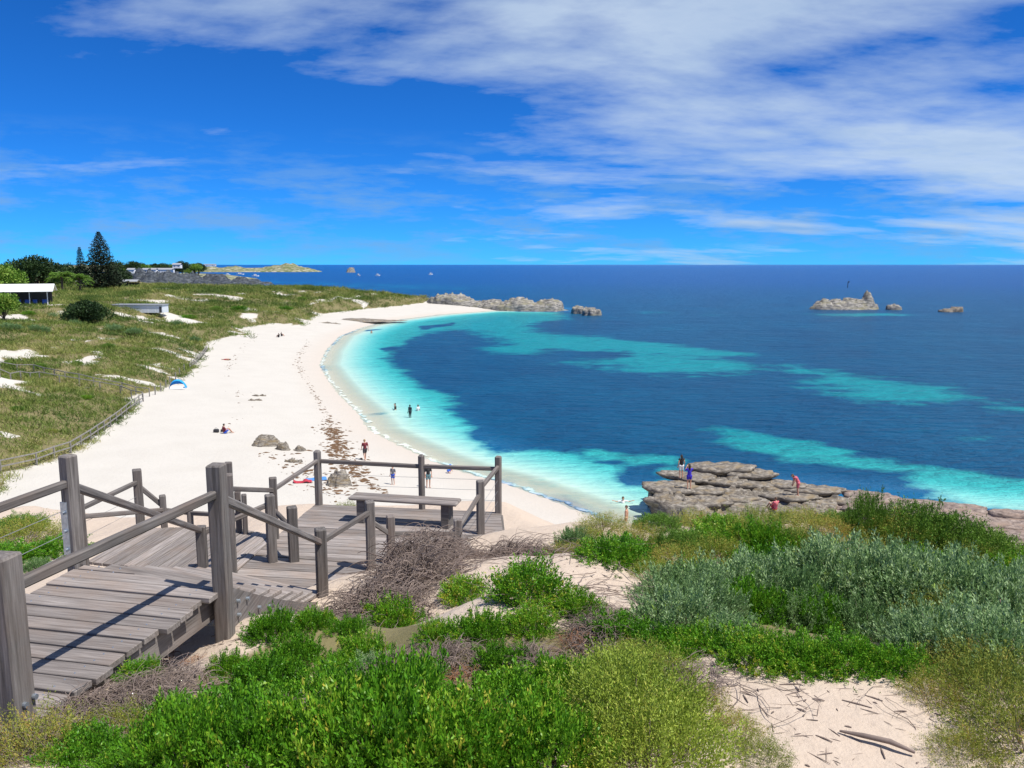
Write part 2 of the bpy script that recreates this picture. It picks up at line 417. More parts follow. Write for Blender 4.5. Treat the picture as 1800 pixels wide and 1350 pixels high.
def graded(a, b, step, lo, hi, g=1.13):
    mid = list(np.arange(a, b + 1e-6, step))
    s, p = step, a; left = []
    while p > lo: s *= g; p -= s; left.append(p)
    s, p = step, mid[-1]; right = []
    while p < hi: s *= g; p += s; right.append(p)
    return np.array(left[::-1] + mid + right)
def grid_mesh(name, xs, ys, zf, mat, keep=None):
    X, Y = np.meshgrid(xs, ys)
    Z = zf(X, Y)
    V = np.stack([X, Y, Z], -1).reshape(-1, 3)
    nx, ny = len(xs), len(ys)
    i = (np.arange(ny - 1)[:, None] * nx + np.arange(nx - 1)[None, :]).ravel()
    q = np.stack([i, i + 1, i + nx + 1, i + nx], -1)
    if keep is not None:
        k = keep(X, Y, Z).reshape(-1)
        q = q[k[q].any(1)]
    used = np.unique(q); remap = np.full(len(V), -1); remap[used] = np.arange(len(used))
    return mesh_np(name, V[used], remap[q], mat, True), V[used]

def sand_mat():
    m, N, L, b = new_mat('sand')
    b.inputs['Roughness'].default_value = 0.92; b.inputs['Specular IOR Level'].default_value = 0.15
    geo = N.new('ShaderNodeNewGeometry')
    def attr(n):
        a = N.new('ShaderNodeAttribute'); a.attribute_name = n; return a.outputs['Fac']
    def noise(scale, det=6, rough=0.55):
        t = N.new('ShaderNodeTexNoise'); t.inputs['Scale'].default_value = scale; t.inputs['Detail'].default_value = det; t.inputs['Roughness'].default_value = rough
        L.new(geo.outputs['Position'], t.inputs['Vector']); return t.outputs[0]
    def mix(f, a, c):
        x = N.new('ShaderNodeMixRGB')
        if isinstance(f, float): x.inputs[0].default_value = f
        else: L.new(f, x.inputs[0])
        for i, v in ((1, a), (2, c)):
            if isinstance(v, tuple): x.inputs[i].default_value = (*v, 1)
            else: L.new(v, x.inputs[i])
        return x.outputs[0]
    def mth(op, a, c):
        x = N.new('ShaderNodeMath'); x.operation = op; x.use_clamp = False
        for i, v in enumerate((a, c)):
            if isinstance(v, (int, float)): x.inputs[i].default_value = v
            else: L.new(v, x.inputs[i])
        return x.outputs[0]
    fine = noise(18.0, 8, 0.7); mid = noise(0.35, 5)
    beach = mix(mid, (0.58, 0.55, 0.495), (0.49, 0.455, 0.40))
    near = mix(fine, (0.46, 0.365, 0.285), (0.60, 0.50, 0.405))
    col = mix(attr('near'), beach, near)
    wetr = ramp(N, [(0.0, (1, 1, 1)), (1.0, (0, 0, 0))])
    w = mth('ADD', attr('wet'), mth('MULTIPLY', mth('SUBTRACT', mid, 0.5), 0.5)); L.new(w, wetr.inputs[0])
    col = mix(mth('MULTIPLY', wetr.outputs[0], 0.55), col, (0.50, 0.42, 0.35))
    vr = ramp(N, [(0.42, (0, 0, 0)), (0.60, (1, 1, 1))])
    L.new(mth('ADD', attr('veg'), mth('MULTIPLY', mth('SUBTRACT', noise(0.5, 6, 0.65), 0.5), 0.9)), vr.inputs[0])
    under = mix(noise(1.7, 5), (0.13, 0.12, 0.05), (0.25, 0.21, 0.11))
    col = mix(vr.outputs[0], col, under)
    L.new(col, b.inputs['Base Color'])
    bp = N.new('ShaderNodeBump'); bp.inputs['Strength'].default_value = 0.7; bp.inputs['Distance'].default_value = 0.08
    L.new(noise(2.6, 9, 0.68), bp.inputs['Height']); L.new(bp.outputs[0], b.inputs['Normal'])
    return m
M_SAND = sand_mat()
LITTER = []      # plan outlines where leaf litter darkens the near sand

def bare(x, y):
    """where blown sand shows through the dune plants (0..1)"""
    return smooth(0.17, 0.34, fbm(x * 0.085 + 3.1, y * 0.10 + 1.7, 2.0, 4, 0.65))
def land_attrs(me, V):
    x, y, z = V[:, 0], V[:, 1], V[:, 2]
    sc = sdist(x, y, COAST)
    fattr(me, 'wet', np.clip(sc / 5.5, 0, 1))
    sd = sdist(x, y, DUNE)
    veg = smooth(-1.0, 2.5, sd) * (1 - 0.9 * bare(x, y))
    hz = hill_z(x, y)
    onhill = smooth(-1.0, 0.3, hz - 3.0) * (sdist(x, y, CREST) > -17)
    nearh = np.where((np.hypot(x, y) < 60) & (hz > 3.0), onhill, 0)
    vh = smooth(-0.05, 0.25, fbm(x * 0.5, y * 0.5, 5.0, 3)) * 0.5
    flank = smooth(0, 2.5, -sdist(x, y, CREST))
    lit = np.zeros(len(x))
    for P in LITTER: lit = np.maximum(lit, 0.8 * smooth(-0.25, 0.35, sdist(x, y, P)))
    fattr(me, 'veg', np.maximum(lit, 0) if False else np.maximum(lit, np.maximum(np.where(nearh > 0.5, np.maximum(0.0, 0.75 * flank), 0), veg)))
    fattr(me, 'near', nearh)

for pts in ([(120, 1349), (380, 1165), (560, 1085), (690, 1075), (800, 1095), (1030, 1095), (1120, 1190), (1200, 1349)], [(1190, 1050), (1330, 1000), (1560, 985), (1799, 985), (1799, 1200), (1520, 1180), (1250, 1150)]):
    LITTER.append([tuple(hit(px, py)[:2]) for px, py in pts])
# near hill in fine cells, the rest in coarser ones that stop where it begins
NX0, NX1, NY0, NY1 = -14.0, 18.0, 1.0, 22.0
me, V = grid_mesh('ground', np.arange(NX0, NX1 + .01, 0.125), np.arange(NY0, NY1 + .01, 0.125), land_z, M_SAND)
land_attrs(me, V)
ground = obj('dune_ground', me, kind='structure')
xs = graded(-66.0, 40.0, 1.0, -880, 250, 1.10); ys = graded(22.0, 120.0, 1.0, -250, 690, 1.035)
xs = np.unique(np.concatenate([xs, [NX0, NX1]])); ys = np.unique(np.concatenate([ys, [NY0, NY1]]))
me, V = grid_mesh('terrain', xs, ys, land_z, M_SAND, keep=lambda X, Y, Z: (Z > -2.5) & ~((X > NX0 + 1e-3) & (X < NX1 - 1e-3) & (Y > NY0 + 1e-3) & (Y < NY1 - 1e-3)))
# drop the cells under the fine sheet
land_attrs(me, V)
bm = bmesh.new(); bm.from_mesh(me)
dead = [f for f in bm.faces if NX0 < f.calc_center_median().x < NX1 and NY0 < f.calc_center_median().y < NY1]
bmesh.ops.delete(bm, geom=dead, context='FACES'); bm.to_mesh(me); bm.free()
beach = obj('beach_and_dunes', me, kind='structure')

# ------------------------------------------------------------------ the sea
def px_poly(pts, z=0.0):
    return [tuple(on_plane(x, y, z)[:2]) for x, y in pts]
SHALLOWS = [   # sandy floor showing turquoise: outline, strength, edge softness in metres at the near end
    ([(1215, 975), (1107, 945), (1018, 902), (964, 880), (886, 852), (797, 827), (751, 809), (698, 784), (644, 756), (627, 728), (591, 692), (573, 667), (559, 642), (570, 617), (595, 591), (637, 575), (680, 564), (769, 553), (861, 546),
      (985, 550), (900, 560), (800, 566), (745, 578), (730, 592), (690, 617), (693, 637), (705, 660), (740, 685), (783, 699), (794, 713), (790, 731), (810, 754), (806, 763), (840, 786), (893, 793), (947, 785), (1011, 789),
      (1060, 806), (1120, 808), (1185, 812), (1195, 860)], 1.0, 2.0),
    ([(690, 573), (850, 552), (985, 552), (990, 561), (910, 571), (1000, 592), (1160, 604), (1300, 622), (1160, 626), (980, 611), (911, 621), (858, 615), (893, 606), (868, 592), (815, 578), (760, 582), (700, 592)], 1.0, 5.0),
    ([(1100, 606), (1139, 612), (1217, 623), (1333, 639), (1528, 658), (1625, 678), (1707, 697), (1900, 725), (1900, 750), (1707, 706), (1547, 707), (1462, 693), (1430, 668), (1372, 650), (1255, 660), (1100, 652), (1020, 640)], 0.86, 5.0),
    ([(1252, 756), (1267, 748), (1333, 763), (1430, 775), (1508, 798), (1625, 822), (1900, 855), (1900, 925), (1742, 884), (1645, 865), (1586, 835), (1508, 822), (1430, 814), (1353, 806), (1314, 787)], 0.98, 2.2),
    ([(1411, 551), (1570, 551), (1580, 556), (1450, 556)], 0.75, 6.0),
    ([(1011, 782), (1040, 780), (1075, 797), (1130, 801), (1190, 806), (1190, 813), (1120, 812), (1060, 808)], 0.9, 1.2),
    ([(1100, 546), (1270, 549), (1270, 556), (1100, 554)], 0.35, 10.0),
    ([(400, 488), (700, 497), (900, 503), (900, 509), (600, 510), (400, 500)], 0.38, 40.0),
]
WEED = [   # weed beds lying inside the shallows
    [(1068, 824), (1100, 814), (1150, 814), (1160, 830), (1130, 857), (1090, 860), (1075, 848)],
    [(1000, 789), (1020, 796), (1070, 808), (1060, 812), (1025, 806)],
    [(640, 580), (672, 577), (672, 580), (645, 583)], [(735, 573), (800, 567), (790, 573), (740, 580)], [(668, 612), (690, 608), (700, 612), (680, 617)],
    [(640, 730), (690, 722), (710, 722), (660, 733)],
]
def sea_mat():
    m, N, L, b = new_mat('sea_water')
    geo = N.new('ShaderNodeNewGeometry')
    def attr(n):
        a = N.new('ShaderNodeAttribute'); a.attribute_name = n; return a.outputs['Fac']
    def mth(op, a, c=None, e=None, clamp=False):
        x = N.new('ShaderNodeMath'); x.operation = op; x.use_clamp = clamp
        for i, v in enumerate((a, c, e)):
            if v is None: continue
            if isinstance(v, (int, float)): x.inputs[i].default_value = v
            else: L.new(v, x.inputs[i])
        return x.outputs[0]
    def noise(scale, det, rough=0.55, stretch=(1, 1, 1), dist=0.0):
        mp = N.new('ShaderNodeMapping'); mp.inputs['Scale'].default_value = stretch; mp.inputs['Rotation'].default_value = (0, 0, math.radians(12))
        L.new(geo.outputs['Position'], mp.inputs[0])
        t = N.new('ShaderNodeTexNoise'); t.inputs['Scale'].default_value = scale; t.inputs['Detail'].default_value = det; t.inputs['Roughness'].default_value = rough
        t.inputs['Distortion'].default_value = dist
        L.new(mp.outputs[0], t.inputs['Vector']); return t.outputs[0]
    def mix(f, a, c):
        x = N.new('ShaderNodeMixRGB')
        L.new(f, x.inputs[0])
        for i, v in ((1, a), (2, c)):
            if isinstance(v, tuple): x.inputs[i].default_value = (*v, 1)
            else: L.new(v, x.inputs[i])
        return x.outputs[0]
    def ramp_out(v, stops):
        r = ramp(N, stops); L.new(v, r.inputs[0]); return r.outputs[0]
    patch = noise(0.045, 7, 0.6, (1, 0.8, 1), 0.3); patch2 = noise(0.35, 6, 0.65)
    s = mth('ADD', attr('shallow'), mth('MULTIPLY', mth('SUBTRACT', patch, 0.5), 1.3))
    s = mth('ADD', s, mth('MULTIPLY', mth('SUBTRACT', patch2, 0.5), 0.9))
    s = mth('ADD', s, mth('MULTIPLY', mth('SUBTRACT', noise(0.16, 6, 0.6, (0.35, 1.5, 1)), 0.5), 1.1))
    sm = ramp(N, [(0.30, (0, 0, 0)), (0.66, (1, 1, 1))]); L.new(s, sm.inputs[0])
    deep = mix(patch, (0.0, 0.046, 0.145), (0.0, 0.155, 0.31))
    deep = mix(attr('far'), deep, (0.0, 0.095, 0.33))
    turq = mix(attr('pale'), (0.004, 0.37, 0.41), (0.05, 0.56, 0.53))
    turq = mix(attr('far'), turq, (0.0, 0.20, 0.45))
    col = mix(sm.outputs[0], deep, turq)
    sandy = mix(attr('edge'), (0.10, 0.56, 0.54), (0.62, 0.64, 0.50))
    er = ramp(N, [(0.15, (0, 0, 0)), (0.95, (1, 1, 1))]); L.new(attr('edge'), er.inputs[0])
    col = mix(mth('MULTIPLY', er.outputs[0], sm.outputs[0]), col, sandy)
    foam = mth('MULTIPLY', ramp_out(mth('ADD', attr('shore'), mth('MULTIPLY', mth('SUBTRACT', noise(0.5, 4, 0.6), 0.5), 0.10)), [(0.115, (0, 0, 0)), (0.128, (1, 1, 1)), (0.150, (0, 0, 0))]), ramp_out(noise(0.9, 5, 0.6), [(0.40, (0, 0, 0)), (0.6, (.6, .6, .6))]))
    col = mix(foam, col, (0.8, 0.82, 0.8))
    # waves: short chop over a longer swell
    chop = noise(0.42, 6, 0.62, (0.45, 1.5, 1)); swell = noise(0.09, 3, 0.5, (0.5, 1.4, 1)); fine = noise(2.2, 4, 0.6, (0.6, 1.4, 1))
    hgt = mth('ADD', mth('MULTIPLY', chop, 4.6), mth('ADD', mth('MULTIPLY', swell, 3.0), mth('MULTIPLY', fine, 0.22)))
    bp = N.new('ShaderNodeBump'); bp.inputs['Distance'].default_value = 1.0
    bs = mth('SUBTRACT', 1.0, mth('MULTIPLY', attr('edge'), 0.9)); L.new(mth('MULTIPLY', bs, 1.0), bp.inputs['Strength'])
    L.new(hgt, bp.inputs['Height'])
    L.new(col, b.inputs['Base Color'])
    b.inputs['Roughness'].default_value = 0.30
    b.inputs['IOR'].default_value = 1.33
    b.inputs['Specular IOR Level'].default_value = 0.20
    L.new(bp.outputs[0], b.inputs['Normal'])
    # the last hand's depth of water is clear: the wet sand shows through
    tr = N.new('ShaderNodeBsdfTransparent'); tr.inputs[0].default_value = (0.93, 0.97, 0.95, 1)
    ms = N.new('ShaderNodeMixShader')
    cr = ramp(N, [(0.80, (0, 0, 0)), (1.0, (0.92, 0.92, 0.92))]); L.new(mth('SUBTRACT', attr('edge'), foam), cr.inputs[0])
    out = [x for x in N if x.type == 'OUTPUT_MATERIAL'][0]
    L.new(cr.outputs[0], ms.inputs[0]); L.new(b.outputs[0], ms.inputs[1]); L.new(tr.outputs[0], ms.inputs[2]); L.new(ms.outputs[0], out.inputs[0])
    return m
M_SEA = sea_mat()
xs = graded(-70.0, 190.0, 1.25, -30000, 40000, 1.10); ys = graded(40.0, 330.0, 1.25, 20, 60000, 1.08)
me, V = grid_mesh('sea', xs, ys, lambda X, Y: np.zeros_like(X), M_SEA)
x, y = V[:, 0], V[:, 1]
near = (np.abs(x) < 900) & (y < 2500)
sh = np.zeros(len(V)); xn, yn = x[near], y[near]
acc = np.zeros(near.sum())
wx = xn + 3.0 * fbm(xn * 0.06, yn * 0.06, 9.0, 3); wy = yn + 4.0 * fbm(xn * 0.06, yn * 0.06, 19.0, 3)
for poly, strength, soft in SHALLOWS:
    P = px_poly(poly)
    s_ = sdist(wx, wy, P)
    acc = np.maximum(acc, strength * smooth(-soft * 2.0, soft * 2.0, s_))
for poly in WEED:
    acc *= 1 - 0.92 * smooth(-1.5, 1.5, sdist(wx, wy, px_poly(poly)))
sh[near] = acc
fattr(me, 'shallow', sh)
sc = np.full(len(V), 1e4); sc[near] = -sdist(xn, yn, COAST)          # metres out from the waterline
R = np.hypot(x, y)
fattr(me, 'edge', 1 - smooth(-0.5, 15.0, sc))
fattr(me, 'shore', np.clip((sc + 2.0) / 20.0, 0, 1))
fattr(me, 'pale', 1 - smooth(4.0, 30.0, sc))
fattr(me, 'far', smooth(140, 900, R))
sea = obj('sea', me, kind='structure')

# ------------------------------------------------------------------ the boardwalk
def place(o, parent, M):
    """world matrix M on a child of an unrotated parent"""
    o.matrix_local = Matrix.Translation(-parent.location) @ M
    WORLD_M[o.name] = M
WORLD_M = {}
def frame(x, y, z, origin):
    M = Matrix((x, y, z)).transposed().to_4x4(); M.translation = origin
    return M
def timber(name, a, b, w, h, mat, parent, side=None, bevel=0.008, jitter=0.003):
    """squared timber from a to b (any direction), grain along it"""
    a, b = Vector(a), Vector(b); d = b - a; x = d.normalized()
    s_ = Vector(side) if side is not None else Vector((0, 0, 1)).cross(x)
    y = (s_ - x * s_.dot(x)).normalized(); z = x.cross(y)
    o = obj(name, box_mesh(name, (d.length, w, h), mat, bevel, jitter=jitter), parent)
    place(o, parent, frame(x, y, z, (a + b) / 2))
    return o
def clip_strip(poly, lo, hi):
    def cut(P, k, keep_ge):
        out = []
        for i in range(len(P)):
            a, b = P[i], P[(i + 1) % len(P)]
            ia, ib = (a[1] >= k) == keep_ge or a[1] == k, (b[1] >= k) == keep_ge or b[1] == k
            if ia: out.append(a)
            if ia != ib:
                t = (k - a[1]) / (b[1] - a[1]); out.append((a[0] + t * (b[0] - a[0]), k))
        return out
    P = cut(poly, lo, True)
    return cut(P, hi, False) if len(P) > 2 else []
def planking(parent, poly, z, direction, width, gap, thick, rnd, overhang=0.03, nails=False):
    """boards laid along `direction` over a polygon, each one an object"""
    dx = Vector((direction[0], direction[1], 0)).normalized(); dy = Vector((-dx.y, dx.x, 0))
    loc = [(Vector((p[0], p[1], 0)).dot(dx), Vector((p[0], p[1], 0)).dot(dy)) for p in poly]
    lo, hi = min(p[1] for p in loc), max(p[1] for p in loc)
    k = lo; n = 0
    while k < hi - 0.03:
        w = width * rnd.uniform(0.96, 1.04)
        P = clip_strip(loc, k, min(k + w - gap, hi))
        k += w
        if len(P) < 3: continue
        area = abs(sum(P[i][0] * P[(i + 1) % len(P)][1] - P[(i + 1) % len(P)][0] * P[i][1] for i in range(len(P)))) / 2
        if area < 0.004: continue
        cx = sum(p[0] for p in P) / len(P); cy = sum(p[1] for p in P) / len(P)
        e0, e1 = rnd.uniform(-overhang, overhang), rnd.uniform(-overhang, overhang)
        bm = bmesh.new()
        ring = [bm.verts.new((px - cx + (e0 if px < cx else e1), py - cy, 0)) for px, py in P]
        f = bm.faces.new(ring)
        r = bmesh.ops.extrude_face_region(bm, geom=[f])
        for v in r['geom']:
            if isinstance(v, bmesh.types.BMVert): v.co.z -= thick
        bmesh.ops.recalc_face_normals(bm, faces=bm.faces)
        bmesh.ops.bevel(bm, geom=list(bm.edges), offset=0.004, segments=1, affect='EDGES')
        o = obj('plank', bm_mesh('plank', bm, M_PLANK), parent)
        tilt = Matrix.Rotation(rnd.uniform(-0.006, 0.006), 4, 'X')
        org = dx * cx + dy * cy + Vector((0, 0, z + rnd.uniform(-0.004, 0.004)))
        place(o, parent, frame(dx, dy, Vector((0, 0, 1)), org) @ tilt)
        n += 1
        if nails:
            for ex in (min(p[0] for p in P) - cx + 0.16, max(p[0] for p in P) - cx - 0.16):
                for ey in (-0.25, 0.25):
                    nl = obj('nail', ME_NAIL, o); nl.location = (ex, ey * w, 0.001)
    return n
bm = bmesh.new(); bmesh.ops.create_cone(bm, segments=7, radius1=0.007, radius2=0.005, depth=0.006, cap_ends=True); ME_NAIL = bm_mesh('nail', bm, M_STEEL)
RW = random.Random(5)
ZU, ZL = 14.49, 12.90
walk = thing('boardwalk', 'weathered grey timber boardwalk with posts, handrails and a stair down to a lookout deck', 'boardwalk', (-2.6, 8.0, 12.6))
gA, gB, gC = on_plane(66, 1262, ZU), on_plane(390, 1033, ZU), on_plane(146, 992, ZU)
uW = (gB - gA).normalized(); aW = Vector((uW.y, -uW.x, 0))
gA2, gC2 = gA - uW * 1.3, gC - uW * 3.0
planking(walk, [gA2, gB, gC, gC2], ZU, aW, 0.172, 0.020, 0.045, RW, nails=True)
# bearer under the right edge of the upper deck
timber('bearer', gA2 - aW * 0.10 + Vector((0, 0, -0.16)), gB - aW * 0.10 + Vector((0, 0, -0.16)), 0.07, 0.20, M_POST, walk)
timber('bearer', gC2 + aW * 0.12 + Vector((0, 0, -0.16)), gC + aW * 0.12 + Vector((0, 0, -0.16)), 0.07, 0.20, M_POST, walk)
# the lower level: a landing with slanting boards, then the lookout deck
L_ = lambda px, py: on_plane(px, py, ZL)
land_poly = [L_(152, 987), L_(257, 928), L_(400, 925), L_(484, 941), L_(404, 1014)]
planking(walk, land_poly, ZL, (L_(257, 928) - L_(152, 987)), 0.165, 0.014, 0.045, RW, 0.008)
look_dir = L_(880, 899) - L_(556, 885)
planking(walk, [L_(407, 1013), L_(448, 976), L_(640, 990), L_(700, 1000), L_(650, 1050), L_(576, 1075), L_(430, 1062)], ZL - 0.006, look_dir, 0.235, 0.018, 0.045, RW, 0.0)
planking(walk, [L_(449, 975), L_(487, 941), L_(556, 885), L_(880, 899), L_(884, 938), L_(800, 985), L_(702, 1000), L_(640, 990)], ZL, look_dir, 0.150, 0.013, 0.045, RW, 0.004)
fas = [(L_(556, 885), L_(880, 899)), (L_(882, 900), L_(886, 938)), (L_(487, 941), L_(555, 886))]
for a, b in fas: timber('fascia', a + Vector((0, 0, -0.15)), b + Vector((0, 0, -0.15)), 0.04, 0.2, M_POST, walk)
# stair treads between the two levels
gE, gBp = L_(566, 1058), L_(362, 1011)
n_st = 8
for i in range(1, n_st + 1):
    s_ = (i - 0.45) / (n_st + 0.4)
    a = gC.lerp(gBp, s_); b = gB.lerp(gE, s_); z = ZU - (ZU - ZL) * i / (n_st + 1)
    a = Vector((a.x, a.y, z)); b = Vector((b.x, b.y, z)); b = b + (a - b).normalized() * 0.06
    o = timber('tread', a, b, 0.36, 0.045, M_PLANK, walk)
def stringer(pa, pb, depth, thick, out):
    bm = bmesh.new(); n = 8; sec = []
    d = (Vector((pb.x, pb.y, 0)) - Vector((pa.x, pa.y, 0))); L = d.length
    for i in range(n + 1):
        s_ = i / n; sag = -0.05 * math.sin(s_ * math.pi)
        zt = (pa.z + (pb.z - pa.z) * s_) + sag; dep = depth * (1 - 0.45 * s_)
        sec.append([bm.verts.new((L * s_, yy, zz)) for yy, zz in ((0, zt), (thick, zt), (thick, zt - dep), (0, zt - dep))])
    for i in range(n):
        for k in range(4): bm.faces.new((sec[i][k], sec[i][(k + 1) % 4], sec[i + 1][(k + 1) % 4], sec[i + 1][k]))
    bm.faces.new(sec[0]); bm.faces.new(sec[-1])
    o = obj('stringer', bm_mesh('stringer', bm, M_POST), walk)
    x = d.normalized(); y = Vector((-x.y, x.x, 0)) * (1 if out else -1)
    place(o, walk, frame(x, Vector((-x.y, x.x, 0)), Vector((0, 0, 1)), Vector((pa.x, pa.y, 0))))
    return o, x
st, sx = stringer(gB + Vector((0.02, 0, 0.02)), gE + Vector((0.02, 0, 0.0)), 0.34, 0.05, True)
stringer(gC + Vector((0, 0, 0.0)), gBp + Vector((0, 0, 0.0)), 0.32, 0.05, True)
def cyl_mesh(name, r, h, mat, seg=10):
    bm = bmesh.new(); bmesh.ops.create_cone(bm, segments=seg, radius1=r, radius2=r, depth=h, cap_ends=True)
    return bm_mesh(name, bm, mat)
ME_BOLT = cyl_mesh('bolt', 0.016, 0.035, M_STEEL)
def bolt(p, axis, parent):
    o = obj('bolt', ME_BOLT, parent)
    z = Vector(axis).normalized(); x = z.orthogonal().normalized()
    M = frame(x, z.cross(x), z, Vector(p))
    if parent is walk: place(o, parent, M)
    else: o.matrix_local = WORLD_M[parent.name].inverted() @ M
    return o
perp = Vector((sx.y, -sx.x, 0))
for k, (s_, dz) in enumerate([(0.08, -0.10), (0.08, -0.22), (0.15, -0.07), (0.24, -0.14), (0.25, -0.24), (0.33, -0.12), (0.42, -0.22), (0.44, -0.14), (0.55, -0.16), (0.56, -0.24)]):
    p = gB.lerp(gE, s_)
    bolt(p + perp * 0.0 + Vector((0.02, 0, dz)) + perp * 0.01, perp, st)

def post(foot, h, size, yaw, below=0.5, chamfer=0.012, lean=(0, 0)):
    f = Vector(foot)
    a, b = f - Vector((0, 0, below)), f + Vector((lean[0], lean[1], h))
    s_ = Vector((math.cos(yaw), math.sin(yaw), 0))
    size *= 0.9
    o = timber('post', a, b, size, size, M_POST, walk, side=s_, bevel=chamfer, jitter=0.004)
    return o
def rail(a, b, w=0.055, h=0.068):
    return timber('handrail', a, b, w, h, M_POST, walk, bevel=0.012)
yawU = math.atan2(uW.y, uW.x)
def fixed(px, foot_py, top_py, z=ZL):
    f = on_plane(px, foot_py, z)
    d = (H - z) / (SP + (foot_py - 675) / F * CP)
    v0, v1 = (foot_py - 675) / F, (top_py - 675) / F
    return f, (v0 - v1) * d * 1.01
P_ = {}
def mk(key, px, foot, top, size, yaw, z=ZL, below=0.5, **kw):
    f, h = fixed(px, foot, top, z)
    P_[key] = (f, h)
    return post(f, h, size, yaw, below, **kw)
pA = mk('A', 30, 1262, 966, 0.165, yawU, ZU, 0.45)
pB = mk('B', 392, 1037, 812, 0.136, yawU + 0.1, ZU, 0.9)
pC = mk('C', 134, 990, 797, 0.122, yawU - 0.1, ZU, 0.9)
f = gC2 + uW * 0.9; P_['Z'] = (f, 0.95); post(f, 0.95, 0.15, yawU, 0.8)
ry = math.atan2(look_dir.y, look_dir.x)
mk('Bp', 358, 1011, 922, 0.14, 0.2)
mk('E', 568, 1068, 925, 0.145, 0.35, below=0.35)
mk('F', 653, 1000, 878, 0.135, 0.35)
mk('F2', 688, 990, 904, 0.12, 0.3)
mk('L', 805, 962, 911, 0.13, 0.2)
mk('M', 845, 938, 843, 0.13, 0.2)
mk('K1', 561, 887, 790, 0.125, ry, chamfer=0.03)
mk('K2', 742, 894, 797, 0.115, ry, chamfer=0.035)
mk('K3', 876, 901, 800, 0.115, ry, chamfer=0.02)
mk('H1', 479, 986, 867, 0.14, 0.5)
mk('I', 517, 985, 888, 0.15, 0.4)
mk('H2', 484, 946, 837, 0.125, 0.3)
mk('G', 409, 1010, 830, 0.14, 0.3, below=0.3)
mk('G2', 406, 905, 811, 0.125, 0.3)
mk('s1', 432, 938, 867, 0.085, 0.3); mk('s2', 421, 935, 861, 0.10, 0.3)
mk('DL', 150, 995, 864, 0.12, 0.5)
mk('D', 248, 930, 823, 0.14, 0.5)
mk('d1', 289, 926, 869, 0.11, 0.5)
mk('d2', 335, 922, 886, 0.10, 0.5)
def pt(key, up):      # a point on a post, `up` metres below its top
    f, h = P_[key]; return f + Vector((0, 0, h - up))
rail(pt('A', 0.20), pt('B', 0.23), 0.058, 0.07)
rail(pt('Z', 0.22), pt('C', 0.24), 0.058, 0.07)
rail(pt('C', 0.26), pt('Bp', 0.06), 0.058, 0.07)
rail(pt('B', 0.26), pt('E', 0.17), 0.058, 0.07)
rail(pt('E', 0.17), pt('F', 0.15)); rail(pt('F', 0.28), pt('F2', 0.27)); rail(pt('F2', 0.26), pt('L', 0.22))
rail(pt('L', 0.16), pt('M', 0.20)); rail(pt('M', 0.12), pt('K3', 0.18))
rail(pt('K1', 0.19), pt('K2', 0.21)); rail(pt('K2', 0.21), pt('K3', 0.22)); rail(pt('K1', 0.18), pt('H2', 0.19))
rail(pt('Bp', 0.10), pt('H1', 0.13)); rail(pt('H2', 0.50), pt('I', 0.34)); rail(pt('G', 0.20), pt('H2', 0.20))
rail(pt('DL', 0.22), pt('D', 0.20)); rail(pt('D', 0.26), pt('d1', 0.18)); rail(pt('DL', 0.33), pt('d1', 0.24)); rail(pt('d1', 0.24), pt('d2', 0.14)); rail(pt('d2', 0.14), pt('s2', 0.40))
def wire(a, b, sag=0.01):
    P = [Vector(a).lerp(Vector(b), t) - Vector((0, 0, sag * 4 * t * (1 - t))) for t in np.linspace(0, 1, 7)]
    V, Fq = tube_arrays([np.array(P) - np.array(walk.location)], [np.full(7, 0.003)], 4)
    obj('wire', mesh_np('wire', V, Fq, M_WIRE), walk)
for up in (0.40, 0.58, 0.76):
    wire(pt('K1', up), pt('K2', up)); wire(pt('K2', up), pt('K3', up)); wire(pt('M', up), pt('K3', up))
for up in (0.42, 0.62): wire(pt('DL', up), pt('D', up))
for up in (0.45, 0.65, 0.82): wire(pt('Z', up), pt('C', up))
# steel fixing plate on post C, bolts on the near posts
fC, hC = P_['C']
pl = obj('fixing_plate', box_mesh('fixing_plate', (0.010, 0.07, 0.46), M_STEEL, 0.002), walk)
nrm = Vector((-math.sin(yawU - 0.1), math.cos(yawU - 0.1), 0)); nrm = nrm if nrm.x < 0 else -nrm
fwd = Vector((-nrm.y, nrm.x, 0)); fwd = fwd if fwd.y < 0 else -fwd
place(pl, walk, frame(fwd, nrm, Vector((0, 0, 1)), fC + fwd * 0.058 + nrm * 0.02 + Vector((0, 0, 0.32))))
for dz in (0.14, 0.30, 0.46): bolt(fC + fwd * 0.066 + nrm * 0.02 + Vector((0, 0, dz)), fwd, pl)
fA, hA = P_['A']
sA = Vector((uW.y, -uW.x, 0))
bolt(fA - uW * 0.076 + Vector((0, 0, 0.38)) - sA * 0.02, -uW, pA); bolt(fA + sA * 0.076 + Vector((0, 0, 0.10)) - uW * 0.02, sA, pA); bolt(fA + sA * 0.076 + Vector((0, 0, 0.11)) + uW * 0.05, sA, pA)

